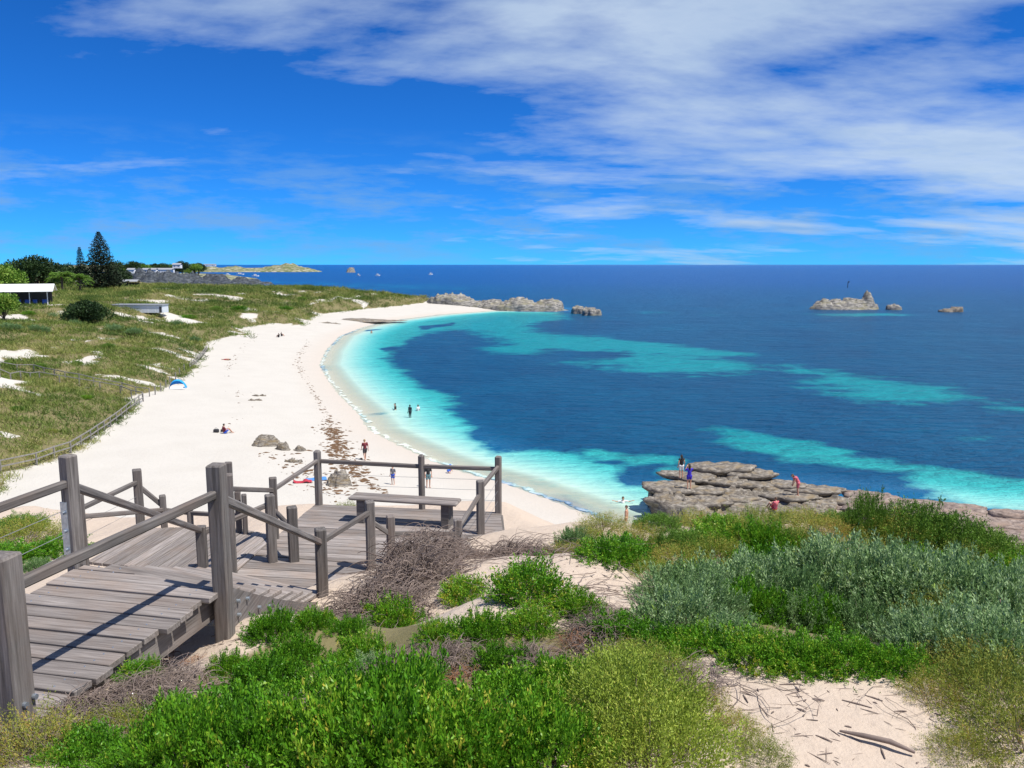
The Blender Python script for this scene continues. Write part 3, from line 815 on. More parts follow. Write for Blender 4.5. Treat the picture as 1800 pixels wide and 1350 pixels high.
# bench on the lookout deck
b0, b1 = L_(639, 915), L_(786, 925)
bd = (b1 - b0).normalized(); bs = Vector((-bd.y, bd.x, 0))
bench = thing('bench', 'plain backless timber bench standing on the lookout deck', 'bench', tuple((b0 + b1) / 2))
seat_a, seat_b = b0 - bd * 0.19 + Vector((0, 0, 0.40)), b1 + bd * 0.20 + Vector((0, 0, 0.40))
for k in (-1, 1):
    o = obj('seat_board', box_mesh('seat_board', ((seat_b - seat_a).length, 0.155, 0.055), M_PLANK, 0.02), bench)
    place(o, bench, frame(bd, bs, Vector((0, 0, 1)), (seat_a + seat_b) / 2 + bs * 0.08 * k))
for p in (b0, b1):
    o = obj('leg', box_mesh('leg', (0.13, 0.26, 0.372), M_POST, 0.01), bench)
    place(o, bench, frame(bd, bs, Vector((0, 0, 1)), p + Vector((0, 0, 0.186))))

# ------------------------------------------------------------------ plants close by
def leaf_quads(P, D, length, width, rs, tone, curl=0.25):
    """one kite-shaped leaf per row: base P, direction D"""
    n = len(P)
    D = D / (np.linalg.norm(D, axis=1)[:, None] + 1e-9)
    r = rs.normal(size=(n, 3)); S = np.cross(D, r); S /= np.linalg.norm(S, axis=1)[:, None] + 1e-9
    Nn = np.cross(S, D)
    l = np.asarray(length).reshape(-1, 1) * np.ones((n, 1)); w = np.asarray(width).reshape(-1, 1) * np.ones((n, 1))
    mid = P + D * l * 0.58 + Nn * l * curl * 0.3
    V = np.stack([P, mid + S * w * 0.5, P + D * l - Nn * l * curl * 0.2, mid - S * w * 0.5], 1).reshape(-1, 3)
    q = np.arange(n * 4).reshape(-1, 4)
    return V, q, np.repeat(tone, 4)
def bush_mesh(seed, R, hgt, sprigs, per, llen, lwid, mat, spread=0.9, upright=0.35, lump=0.35, tips=0.0, reach=0.10):
    rs = np.random.RandomState(seed)
    d = rs.normal(size=(sprigs, 3)); d[:, 2] = np.abs(d[:, 2]) * 0.9 + 0.03; d /= np.linalg.norm(d, axis=1)[:, None]
    lum = 0.92 + lump * fbm(d[:, 0] * 3.0 + seed, d[:, 1] * 3.0, d[:, 2] * 3.0, 3, 0.6) * 2.3
    rad = lum * (0.62 + 0.40 * rs.rand(sprigs) ** 0.45)
    C = d * rad[:, None] * np.array([R, R, hgt])
    C[:, 2] = np.maximum(C[:, 2], 0.01)
    out = d * np.array([1, 1, 1.2]) + np.array([0, 0, upright])
    base = 0.42 + 0.35 * fbm(C[:, 0] * 3, C[:, 1] * 3, C[:, 2] * 3 + seed, 2) + 0.14 * rs.normal(size=sprigs)
    k = per
    Pp = np.repeat(C, k, 0) + rs.normal(size=(sprigs * k, 3)) * 0.012
    Dd = np.repeat(out / np.linalg.norm(out, axis=1)[:, None], k, 0) + rs.normal(size=(sprigs * k, 3)) * spread * 0.62
    Pp = Pp + np.repeat(out, k, 0) * (rs.rand(sprigs * k, 1) * reach)
    tone = np.repeat(base, k) + 0.10 * rs.normal(size=sprigs * k)
    if tips: tone = tone + tips * np.repeat((rs.rand(sprigs) < 0.25) * rs.rand(sprigs), k)
    V, q, t = leaf_quads(Pp, Dd, llen * (0.7 + 0.6 * rs.rand(sprigs * k)), lwid * (0.8 + 0.4 * rs.rand(sprigs * k)), rs, np.clip(tone, 0.0, 1))
    me = mesh_np('foliage', V, q, mat); fattr(me, 'tone', t)
    # stems
    paths, radii = [], []
    for i in rs.choice(sprigs, min(110, sprigs), False):
        e = C[i] * 0.97; m_ = e * np.array([.55, .55, .35]) + rs.normal(size=3) * 0.03 * R
        paths.append(np.array([e * [.08, .08, 0], m_, e])); radii.append(np.array([0.010, 0.006, 0.003]) * (0.6 + R))
    V, q = tube_arrays(paths, radii, 3)
    return me, mesh_np('stems', V, q, M_TWIG)
BUSH = {
    'green': [bush_mesh(s, 0.60, 0.36, 1050, 14, 0.048, 0.020, M_GREEN, 0.75, 0.6, 0.5, 0.25) for s in (11, 12, 13)],
    'tipped': [bush_mesh(s, 0.42, 0.34, 1000, 9, 0.042, 0.018, M_GREEN, 0.8, 0.7, 0.4, 0.55) for s in (21,)],
    'lime': [bush_mesh(s, 0.60, 0.46, 1900, 11, 0.032, 0.012, M_LIME, 0.7, 0.9, 0.35, 0.25, 0.16) for s in (31, 32)],
    'grey': [bush_mesh(s, 0.70, 0.58, 820, 18, 0.064, 0.020, M_GREY, 0.62, 1.0, 0.55, 0.15, 0.15) for s in (41, 42, 43)],
    'olive': [bush_mesh(s, 0.55, 0.36, 1300, 9, 0.036, 0.008, M_OLIVE, 0.9, 0.7, 0.4, 0.3, 0.15) for s in (51, 52)],
    'dense': [bush_mesh(s, 0.80, 0.62, 2200, 10, 0.040, 0.016, M_MIDLEAF, 0.9, 0.5, 0.30, 0.2) for s in (61, 62)],
}
BASE_R = {'green': 0.60, 'tipped': 0.42, 'lime': 0.60, 'grey': 0.70, 'olive': 0.55, 'dense': 0.80}
NAME = {'green': 'green_shrub', 'tipped': 'green_shrub', 'lime': 'lime_shrub', 'grey': 'saltbush', 'olive': 'olive_shrub', 'dense': 'coastal_bush'}
RB = random.Random(3)
def bush(kind, px, py, r, label, group=None, d=None, hs=1.0, sink=0.04, wide=1.0):
    if d is None: p = hit(px, py)
    else:
        p = at(px, py, d); p.z = lz(p.x, p.y)
    v = RB.randrange(len(BUSH[kind])); fol, stm = BUSH[kind][v]
    s_ = 0.78 * r / BASE_R[kind]
    t = thing(NAME[kind], label, 'shrub', (p.x, p.y, p.z - sink), RB.uniform(0, 6.28), group)
    t.scale = (s_ * wide, s_, s_ * hs)
    obj('foliage', fol, t); obj('stems', stm, t)
    return t
GC = 'green carpet shrubs'
for px, py, r, lab in [(430, 1290, .42, 'large glossy green shrub mound below the rust coloured dry stems'), (320, 1340, .34, 'low green shrub at the end of the dark dead brush'), (560, 1240, .36, 'green shrub mound beside the palm like dry frond'), (470, 1205, .30, 'green shrub behind the large mound by the dry stems'),
                       (690, 1290, .44, 'broad leafy green shrub in the middle of the carpet'), (800, 1345, .42, 'broad leafy green shrub in front of the brown dead patch'), (900, 1240, .34, 'dark green shrub beside the yellow green shrub'), (600, 1345, .42, 'bright leafy green shrub in the front row of the carpet'),
                       (960, 1330, .36, 'shaded green shrub under the edge of the yellow green shrub'), (985, 1215, .26, 'small green shrub behind the yellow green shrub'), (735, 1205, .26, 'green shrub between the two brown dead patches'), (640, 1160, .26, 'green shrub behind the single small saltbush'),
                       (690, 1105, .34, 'green shrub mound at the foot of the dead twig heap'), (840, 1120, .26, 'green shrub below the small yellow tipped shrub'), (930, 1105, .28, 'green shrub below the wider yellow tipped shrub'), (1010, 1075, .28, 'upright green shrub leaning over the pale sand patch'),
                       (880, 1175, .24, 'small green shrub above the dark hollow of the carpet'), (480, 1115, .26, 'bright green shrub at the foot of the stair stringer'), (550, 1100, .22, 'bright green shrub at the foot of the stair end post'), (610, 1110, .20, 'small green shrub between the stair end post and the twigs'),
                       (400, 1180, .17, 'little green shrub beside the sandy lip under the deck'), (520, 1160, .26, 'green shrub in the second row behind the large mound'), (700, 1350, .42, 'front row green shrub with wide leaves'), (450, 1350, .40, 'front row green shrub below the large mound'), (870, 1345, .36, 'front row green shrub near the dark hollow'), (780, 1265, .26, 'green shrub in front of the brown dead patch'),
                       (230, 1348, .22, 'low green shrub in the front among dark dead brush'), (590, 1180, .22, 'small green shrub left of the single saltbush'), (770, 1120, .2, 'small green shrub among the grey twigs below the yellow tipped shrub')]:
    bush('green', px, py, r * 0.86, lab, GC, hs=RB.uniform(1.0, 1.55))
bush('tipped', 815, 1050, .27, 'small green shrub with yellow tips alone on the sand nearer the boardwalk')
bush('tipped', 925, 1048, .33, 'small green shrub with yellow tips on the sand among dead twigs')
bush('tipped', 245, 1190, .16, 'little bright green sprout beside the edge of the upper deck')
for px, py, r, lab in [(1110, 1275, .42, 'large fine leaved yellow green shrub at the edge of the bare sand'), (1085, 1210, .30, 'smaller yellow green shrub against the back of the large one'), (1140, 1345, .40, 'yellow green shrub in the front row at the edge of the bare sand')]: bush('lime', px, py, r, lab, 'yellow green shrubs')
for px, py, r, kind, lab in [(1085, 1120, .28, 'green', 'green shrub among brown stems right of the sand clearing'), (1150, 1140, .28, 'green', 'green shrub between the sand clearing and the bare sand'), (1165, 1195, .24, 'olive', 'olive sprigs at the corner of the bare sand'), (1120, 1175, .24, 'olive', 'thin olive shrub behind the large yellow green one'), (1195, 1110, .36, 'grey', 'grey shrub at the near tip of the saltbush clump'), (1185, 1055, .36, 'grey', 'grey shrub at the edge of the sand clearing'), (1190, 1160, .2, 'green', 'small green shrub at the tip of the saltbush clump')]:
    bush(kind, px, py, r, lab)
GREYL = 'silvery grey green saltbush in the large clump behind the bare sand'
for px, py, r in [(1240, 1085, .34), (1330, 1050, .42), (1420, 1040, .46), (1530, 1050, .48), (1630, 1085, .46), (1740, 1095, .46), (1400, 1100, .34), (1520, 1120, .38), (1650, 1150, .36), (1770, 1160, .4), (1290, 1130, .26)]:
    bush('grey', px, py, r, GREYL, 'saltbush clump', hs=RB.uniform(0.8, 1.1))
for px, d, r in [(1450, 8.6, .56), (1350, 8.4, .42), (1560, 8.2, .50), (1680, 8.0, .50), (1780, 7.4, .50), (1270, 8.0, .34)]:
    bush('grey', px, 1000, r, GREYL, 'saltbush clump', d=d, hs=1.0)
bush('grey', 655, 1185, .17, 'single small grey green saltbush growing within the green carpet')
for px, py, r, lab in [(1330, 1160, .28, 'glossy green shrub under the saltbush with dry branch in it'), (1410, 1170, .28, 'widest glossy green shrub under the front of the saltbush'), (1240, 1140, .26, 'glossy green shrub under the end of the saltbush nearest the deck'), (1490, 1165, .26, 'glossy green shrub under the saltbush above the bare sand'), (1570, 1175, .24, 'smallest glossy green shrub under the saltbush by the olive shrubs')]:
    bush('green', px, py, r, lab, 'green shrubs under the saltbush')
for px, py, r, lab in [(1750, 1240, .38, 'straggly olive brown shrub beside the bare sand'), (1800, 1310, .36, 'low olive brown shrub at the front corner of the bare sand'), (1710, 1195, .30, 'olive brown shrub joining the bare sand to the saltbush')]:
    bush('olive', px, py, r, lab, 'olive shrubs by the sand')
CR = 'shrubs along the crest of the dune'
for k, (kind, px, d, r, lab) in enumerate([
        ('olive', 1000, 10.2, .40, 'yellowing olive shrub on the dune crest beside the dead brush'), ('olive', 1075, 9.4, .45, 'spreading olive shrub on the dune crest by the sand patch'), ('green', 1075, 8.4, .42, 'green shrub at the back edge of the twig strewn sand'),
        ('green', 1130, 9.0, .42, 'green shrub between the sand patch and the saltbush clump'), ('olive', 1190, 10.0, .46, 'olive shrub on the crest below the flat rock outcrop'), ('dense', 1180, 10.8, .42, 'dark rounded bush on the crest against the turquoise shallows'),
        ('olive', 1260, 10.6, .5, 'brownish olive shrub on the crest in front of the rock outcrop'), ('green', 1335, 10.4, .55, 'bright green rounded shrub in front of the rock outcrop'), ('olive', 1425, 11.0, .50, 'tawny olive shrub on the crest beside the bright green one'),
        ('grey', 1010, 11.0, .30, 'pale grey shrub on the crest at the water side of the dead brush'), ('olive', 1120, 11.0, .4, 'low olive shrub on the crest over the swimmers'), ('green', 1190, 8.6, .3, 'small green shrub at the left foot of the saltbush clump'), ('olive', 1150, 8.0, .3, 'thin olive shrub on the sand by the saltbush clump')]):
    bush(kind, px, 950, r, lab, CR, d=d, hs=0.9)
for kind, px, d, r, lab in [('olive', 1230, 12.2, .6, 'tawny shrub on the slope below the crest by the rock outcrop'), ('dense', 1155, 11.9, .5, 'dark green shrub on the slope below the crest over the shallows'), ('olive', 1330, 12.2, .6, 'tawny shrub in front of the seated bather on the outcrop'),
                            ('olive', 1405, 12.6, .6, 'tawny shrub below the rock slab of the outcrop'), ('green', 1275, 11.8, .5, 'green shrub on the slope in front of the outcrop'), ('olive', 1060, 11.8, .45, 'olive shrub on the slope beyond the dead brush'), ('dense', 1470, 12.4, .5, 'dark shrub between the outcrop and the pink rock shelf')]:
    bush(kind, px, 950, r * .9, lab, CR, d=d, hs=0.75)
for k, (kind, px, d, r) in enumerate([('olive', 1040, 10.2, .4), ('green', 1100, 10.4, .45), ('olive', 1150, 9.4, .45), ('green', 1220, 9.6, .42), ('olive', 1290, 9.6, .5), ('green', 1340, 9.2, .4), ('olive', 1390, 10.0, .5), ('green', 1250, 11.2, .5), ('dense', 1380, 11.2, .5), ('olive', 1440, 11.6, .55), ('green', 1480, 10.2, .5), ('olive', 1540, 10.4, .55), ('green', 1620, 10.6, .55), ('olive', 1700, 10.8, .55), ('olive', 1310, 11.4, .5), ('green', 1090, 9.0, .36), ('olive', 1030, 11.2, .36), ('dense', 1210, 10.9, .45)]):
    bush(kind, px, 950, r, {'olive': 'tawny olive shrub filling the dune crest behind the saltbush', 'green': 'green shrub filling the dune crest behind the saltbush', 'dense': 'dark green shrub filling the dune crest behind the saltbush'}[kind], kind + ' shrubs filling the crest', d=d, hs=0.85)
for px, d, r in [(1210, 7.2, .42), (1300, 7.6, .5), (1390, 7.4, .5), (1480, 7.8, .6), (1600, 7.4, .6), (1700, 7.2, .6), (1790, 6.6, .6), (1500, 8.9, .6), (1620, 8.8, .6), (1740, 8.6, .6)]:
    bush('grey', px, 1000, r, GREYL, 'saltbush clump', d=d, hs=1.0)
bush('dense', 1525, 930, .45, 'round dark green bush standing above the pink rock shelf', d=11.8, hs=2.2)
for px, d, r, hs in [(1610, 11.6, .75, 1.25), (1680, 11.4, .75, 1.1), (1735, 11.0, .7, 1.0)]:
    bush('dense', px, 950, r, 'long dense green bush sloping down along the pink rock shelf', 'long dense bush', d=d, hs=hs)
for px, d, r, kind, lab in [(1310, 7.0, .36, 'green', 'green shrub growing through the saltbush clump at its low end'), (1440, 7.0, .34, 'green', 'green shrub growing through the middle of the saltbush clump'), (1650, 6.8, .36, 'olive', 'tawny shrub growing through the saltbush clump by the olive shrubs'), (1560, 7.6, .34, 'green', 'green shrub pushing through the high part of the saltbush clump'), (1770, 7.8, .4, 'green', 'green shrub at the far end of the saltbush clump'), (1250, 8.8, .34, 'green', 'green shrub behind the low end of the saltbush clump')]:
    bush(kind, px, 1000, r, lab, d=d, hs=1.5)
for px, py, r, lab in [(1290, 1290, .17, 'small olive sprig alone on the bare sand'), (1335, 1340, .18, 'olive sprigs at the front edge of the bare sand'), (1640, 1225, .2, 'olive sprigs on the sand in front of the saltbush'), (1225, 1250, .2, 'olive sprigs beside the large yellow green shrub'), (1690, 1330, .2, 'thin olive sprigs by the front corner of the bare sand')]:
    bush('olive', px, py, r, lab)
bush('green', 1340, 930, .45, 'rounded bright green bush under the outcrop ledge', d=11.0, hs=1.5)
for px, py, r, kind, lab in [(60, 1335, .3, 'olive', 'olive sprigs among the dead brush at the near deck post'), (150, 1335, .24, 'green', 'green sprigs among the dead brush below the deck edge'), (205, 1295, .24, 'olive', 'rusty olive shrub among the dead brush below the deck edge'), (290, 1270, .24, 'green', 'green shrub between the dead brush and the large mound'), (110, 1300, .16, 'green', 'tiny green sprig close to the near deck post')]:
    bush(kind, px, py, r, lab)
bush('olive', 1570, 960, .6, 'tawny olive shrub below the long dense bush', d=11.5)
bush('olive', 1770, 990, .6, 'tawny olive shrub at the end of the long dense bush', d=12.0)
bush('green', 1790, 1000, .5, 'green shrub at the end of the pink rock shelf', d=10.5)
bush('olive', 610, 880, .35, 'yellowish plant tuft just behind the lookout deck rail', d=15.3, hs=1.0, sink=0.0)
for px, py, kind, r, lab in [(40, 955, 'olive', .9, 'low olive plant mat left of the upper deck post'), (95, 970, 'green', .6, 'low green plant mat behind the post with the steel plate'), (10, 985, 'green', .7, 'green mat plant at the foot of the slope left of the upper deck'),
                             (65, 1000, 'grey', .32, 'pale grey cushion plant beside the upper deck'), (30, 930, 'dense', .7, 'dark green mat plant on the slope above the white beach')]:
    bush(kind, px, py, r, lab, hs=0.6)

# dead brush: heaps of bleached twigs
def brush_mesh(seed, n, R, hgt, rad=0.006, mat=M_TWIG):
    rs = np.random.RandomState(seed); paths, radii = [], []
    for i in range(n):
        a = rs.rand() * 6.28; r0 = R * math.sqrt(rs.rand()); L = R * (0.35 + 0.7 * rs.rand())
        p = np.array([math.cos(a) * r0, math.sin(a) * r0, 0.0]); top = hgt * max(0.05, 1 - (r0 / R) ** 2)
        h = rs.rand() * 6.28; el = rs.normal() * 0.35
        pts = []; z0 = top * rs.rand()
        for k in range(7):
            t = k / 6
            h += rs.normal() * 0.35
            pts.append([p[0], p[1], max(0.004, z0 + math.sin(t * 3.0) * top * 0.5 + el * L * t * 0.3)])
            p = p + np.array([math.cos(h), math.sin(h), 0]) * L / 6
        paths.append(np.array(pts)); radii.append(np.linspace(1, 0.35, 7) * rad * (0.5 + rs.rand()))
    V, q = tube_arrays(paths, radii, 3)
    return mesh_np('twigs', V, q, mat, True)
TW = [brush_mesh(s, 420, 0.62, 0.30) for s in (1, 2, 3)]
TW_SPARSE = [brush_mesh(s, 26, 0.75, 0.04, 0.0048) for s in (4, 5)]
TW_RED = brush_mesh(6, 120, 0.35, 0.22, 0.004, M_TWIG_RED)
def brush(px, py, r, label, meshes, group, d=None, hs=1.0, base=0.62):
    if d is None: p = hit(px, py)
    else:
        p = at(px, py, d); p.z = lz(p.x, p.y)
    o = obj('dead_brush', RB.choice(meshes) if isinstance(meshes, list) else meshes, None, (p.x, p.y, p.z - 0.01), (0, 0, RB.uniform(0, 6.28)), label=label, category='dead brush', group=group)
    o.scale = (r / base, r / base, r / base * hs)
    # lie along the slope
    nx = (lz(p.x + .2, p.y) - lz(p.x - .2, p.y)) / .4; ny = (lz(p.x, p.y + .2) - lz(p.x, p.y - .2)) / .4
    q = Vector((0, 0, 1)).rotation_difference(Vector((-nx, -ny, 1)).normalized())
    o.rotation_mode = 'QUATERNION'; o.rotation_quaternion = q @ o.rotation_euler.to_quaternion()
    return o
DB = 'tangled heap of bleached dead twigs spilling over the dune beside the deck'
for px, d, r, hs in [(690, 8.6, .55, 1.2), (640, 8.0, .5, 1.0), (735, 9.4, .55, 1.3), (610, 7.3, .42, .8), (770, 10.0, .5, 1.3), (830, 10.4, .5, 1.1), (690, 7.8, .5, 1.0), (900, 10.6, .5, 1.0), (960, 10.4, .5, .9), (740, 8.7, .5, 1.3), (1030, 10.0, .45, .8), (575, 6.9, .35, .7)]:
    brush(px, 990, r, DB, TW, 'dead brush heaps', d=d, hs=hs)
for px, py, r in [(900, 990, .7), (1000, 985, .7), (820, 1010, .6), (1050, 1040, .6), (960, 1040, .5), (1100, 1060, .6)]:
    brush(px, py, r, 'loose dead stems strewn over the pale sand patch on the crest', TW_SPARSE, 'loose stems on the crest', base=0.75)
for px, py, r in [(150, 1268, .32), (240, 1235, .30), (90, 1310, .32), (310, 1205, .26), (20, 1330, .34)]:
    brush(px, py, r, 'dark dead brush along the foot of the upper deck', TW, 'dead brush by the upper deck', hs=0.8)
for px, py, r in [(790, 1170, .25), (820, 1195, .25), (1010, 1140, .28), (1060, 1120, .25), (340, 1165, .16), (600, 1230, .22), (700, 1180, .24), (850, 1260, .22), (520, 1270, .22), (930, 1170, .22), (640, 1260, .2)]:
    brush(px, py, r, 'brown dead patch within the green carpet', [TW_RED, TW[0]], 'dead patches in the carpet')
brush(235, 1175, .28, 'rust coloured dry stems beside the edge of the upper deck', TW_RED, 'dry stems', hs=1.4, base=0.35)
for px, py, r in [(1300, 1230, .4), (1600, 1240, .4)]:
    brush(px, py, r, 'dead stems lying on the bare sand below the saltbush', TW_SPARSE, 'dead stems on the bare sand', base=0.75)
for px, py, r in [(1060, 1090, .3), (1130, 1110, .3), (1130, 1160, .25), (1200, 1200, .25), (1050, 1150, .28)]:
    brush(px, py, r, 'bleached twigs between the sand clearing and the bare sand', TW, 'twigs between the sand patches', hs=.6)
# small litter: bits of stick, shell and stone on the near sand
def litter():
    rs = np.random.RandomState(8); paths, radii = [], []
    spots = [(1450, 1270, 1.5, 420), (1000, 1010, 1.1, 200), (370, 1140, .35, 60), (1250, 1200, .6, 120)]
    for px, py, r, n in spots:
        c = hit(px, py)
        for i in range(n):
            x, y = c.x + rs.normal() * r * 0.6, c.y + rs.normal() * r * 0.45
            z = lz(x, y); a = rs.rand() * 6.28; l = 0.012 + 0.07 * rs.rand() ** 3; w = 0.0015 + 0.004 * rs.rand() ** 2
            dx, dy = math.cos(a) * l, math.sin(a) * l
            paths.append(np.array([[x - dx, y - dy, z + w * .6], [x, y, z + w], [x + dx, y + dy, z + w * .6]])); radii.append(np.array([.5, 1, .5]) * w)
    V, q = tube_arrays(paths, radii, 4)
    obj('ground_litter', mesh_np('litter', V, q, M_TWIG), kind='stuff', label='scattered bits of stick and stone on the near sand')
litter()
c = hit(1540, 1310)
lg = obj('driftwood', None)
bpy.data.objects.remove(lg)
V, q = tube_arrays([np.array([[-.17, .03, .02], [-.06, .0, .035], [.06, -.01, .035], [.17, -.04, .02]])], [np.array([.006, .013, .014, .008])], 7)
obj('driftwood', mesh_np('driftwood', V, q, M_TWIG, True), None, tuple(c), (0, 0, -0.35), label='short grey weathered stick lying alone on the bare sand', category='driftwood')

# ------------------------------------------------------------------ marram and low scrub over the far dunes
def dune_cover():
    rs = np.random.RandomState(2)
    n = 62000
    # spread over the part of the dunes in view, denser close by
    yy = 38 + (330 - 38) * rs.rand(n) ** 1.35
    xx = -(0.70 * yy + 6) * rs.rand(n) + 0.02 * yy
    sd = sdist(xx, yy, DUNE)
    ok = (sd > 0.2) & (rs.rand(n) > bare(xx, yy) * 1.1) & (rs.rand(n) < 0.55 + 0.45 * smooth(1, 8, sd))
    xx, yy, sd = xx[ok], yy[ok], sd[ok]
    zz = land_z(xx, yy)
    D = np.hypot(xx, yy); size = np.clip(0.30 + D * 0.0034, 0.4, 1.3) * (0.7 + 0.6 * rs.rand(len(xx)))
    kind = fbm(xx * 0.07, yy * 0.07, 7.0, 3)
    B = 16
    m = len(xx)
    P = np.repeat(np.stack([xx, yy, zz - 0.05], 1), B, 0) + rs.normal(size=(m * B, 3)) * np.repeat(size, B)[:, None] * np.array([.5, .5, 0.06])
    Dr = rs.normal(size=(m * B, 3)) * np.array([.7, .7, .3]) + np.array([-0.25, 0, 0.75])
    tone = np.repeat(0.50 + 1.0 * kind + 0.12 * rs.normal(size=m), B) + 0.1 * rs.normal(size=m * B)
    V, q, t = leaf_quads(P, Dr, np.repeat(size, B) * (0.6 + 0.5 * rs.rand(m * B)), np.repeat(size, B) * 0.085, rs, np.clip(tone, 0, 1))
    me = mesh_np('dune_grass', V, q, M_GRASS); fattr(me, 'tone', t)
    obj('dune_grass', me, kind='stuff', label='olive and tawny grass and low scrub covering the dunes behind the beach')
dune_cover()
# rounded grey and green cushions on the dunes
for k, (px, py, r, kind) in enumerate([(200, 580, 1.5, 'grey'), (235, 585, 1.3, 'grey'), (60, 580, 1.2, 'grey'), (25, 578, 1.2, 'grey'), (75, 583, 1.3, 'grey'), (10, 575, 1.0, 'grey'), (90, 558, 1.2, 'grey'), (130, 572, 1.4, 'grey'), (50, 552, 1.3, 'green'), (310, 572, 1.6, 'grey'), (340, 600, 1.4, 'grey'),
                                       (15, 640, 1.0, 'dense'), (70, 645, 1.0, 'dense'), (330, 560, 1.8, 'green'), (420, 545, 2.2, 'green'), (380, 545, 2.0, 'dense'), (530, 527, 2.2, 'dense'), (500, 545, 2.2, 'green'), (135, 640, 1.0, 'dense'), (30, 720, .8, 'dense'), (150, 700, .8, 'green'), (90, 760, .7, 'olive'), (190, 610, 1.2, 'dense')]):
    lab = {'grey': 'silvery cushion bush among the dune grass behind the beach', 'green': 'bright green mound among the dune grass behind the beach', 'dense': 'dark green scrub mound among the dune grass behind the beach', 'olive': 'tawny scrub mound among the dune grass behind the beach'}[kind]
    bush(kind, px, py, r, lab, kind + ' mounds on the dunes', hs=0.75, sink=0.1)

# ------------------------------------------------------------------ rocks
ROCKS = {}
def rock_field(name, poly, top, res, seed, label=None, cat='rock', mat=M_ROCK, base=-0.4, edge=0.7, strata=0.35, rough=0.35, under=0.0, group=None, parent=None, warp=0.6):
    """a ledgy limestone mass over a plan outline; top(x, y) gives its height"""
    P = np.array(poly); c = P.mean(0)
    xs = np.arange(P[:, 0].min() - 1.5 * edge, P[:, 0].max() + 1.5 * edge, res); ys = np.arange(P[:, 1].min() - 1.5 * edge, P[:, 1].max() + 1.5 * edge, res)
    f = 1.0 / max(edge, 0.2)
    def height(X, Y):
        wx = X + warp * edge * fbm(X * f * 0.5, Y * f * 0.5, seed, 3); wy = Y + warp * edge * fbm(X * f * 0.5, Y * f * 0.5, seed + 9.0, 3)
        sd = sdist(wx, wy, poly)
        s_ = smooth(0.0, edge * 0.7, sd) ** 0.7
        t = top(X, Y)
        h = t + rough * t * fbm(X * f * 0.45, Y * f * 0.45, seed + 3.0, 5, 0.6) - 0.5 * rough * t * np.abs(fbm(X * f * 1.1, Y * f * 1.1, seed + 5.0, 3)) - 0.9 * rough * t * np.exp(-(fbm(X * f * 0.7, Y * f * 0.7, seed + 8.0, 3) / 0.05) ** 2)
        h = base + (h - base) * s_
        k = strata * (1 + 0.25 * fbm(X * 0.3 * f, Y * 0.3 * f, seed + 1.0, 2))
        q = np.floor(h / k) * k + k * smooth(0.72, 1.0, h / k - np.floor(h / k))
        return np.where(sd > -edge, 0.12 * h + 0.88 * q, base), sd
    X, Y = np.meshgrid(xs, ys)
    Z, sd = height(X, Y)
    keepv = (sd > -0.35 * edge).ravel()
    if under:
        gy, gx = np.gradient(sd, res); tt = np.clip((Z - base) / (np.max(Z) - base + 1e-6), 0, 1)
        k = under * tt * np.exp(-np.maximum(sd, 0) / (edge * 1.2))
        X = X - gx * k; Y = Y - gy * k
    V = np.stack([X - c[0], Y - c[1], Z], -1).reshape(-1, 3)
    nx, ny = len(xs), len(ys)
    i = (np.arange(ny - 1)[:, None] * nx + np.arange(nx - 1)[None, :]).ravel()
    q = np.stack([i, i + 1, i + nx + 1, i + nx], -1); q = q[keepv[q].any(1)]
    used = np.unique(q); rm = np.full(len(V), -1); rm[used] = np.arange(len(used))
    me = mesh_np(name, V[used], rm[q], mat, False)
    o = obj(name, me, parent, (c[0], c[1], 0))
    if label: o['label'] = label; o['category'] = cat
    if group: o['group'] = group
    ROCKS[o.name] = lambda x, y: float(height(np.array([[x]]), np.array([[y]]))[0][0, 0])
    return o
def bump_fn(*peaks, floor=0.5, p=1.15):
    def f(X, Y):
        z = np.full(np.shape(X), float(floor))
        for x, y, r, h in peaks: z = np.maximum(z, h * np.exp(-(((X - x) ** 2 + (Y - y) ** 2) / (r * r)) ** p))
        return z
    return f
big = rock_field('rock_outcrop', [(9.4, 53.4), (9.9, 55.6), (12.2, 57.3), (15.2, 58.4), (17.6, 58.2), (19.2, 57.0), (21.0, 56.2), (22.8, 55.2), (23.0, 54.0), (22.0, 51.8), (19.5, 49.6), (17.0, 49.0), (14.0, 48.6), (11.6, 49.4), (9.9, 51.2)],
                 bump_fn((11.6, 53.4, 3.8, 1.7), (15.6, 57.0, 3.6, 2.05), (17.8, 55.6, 2.4, 1.6), (20.8, 54.0, 3.6, 1.15), (15.5, 52.5, 3.0, 1.2), floor=0.4, p=2.6), 0.10, 3, 'layered limestone outcrop at the water edge with bathers standing on it', edge=0.8, strata=0.34, rough=0.2, under=0.7)
def shelf_top(X, Y): return np.maximum(land_z(X, Y), 0.35) + 0.55 + 0.25 * fbm(X * 0.3, Y * 0.3, 2.0, 3)
SH = [tuple(on_plane(x, y, 0.0)[:2]) for x, y in [(1452, 897), (1500, 884), (1560, 888), (1640, 900), (1720, 912), (1800, 924), (1900, 940), (1900, 1010), (1780, 1000), (1680, 985), (1580, 968), (1480, 945), (1440, 925)]]
rock_field('rock_shelf', SH, shelf_top, 0.16, 8, 'long pinkish layered rock shelf along the shore behind the bushes', 'rock shelf', M_ROCKPINK, base=-0.3, edge=0.9, strata=0.30, rough=0.25)
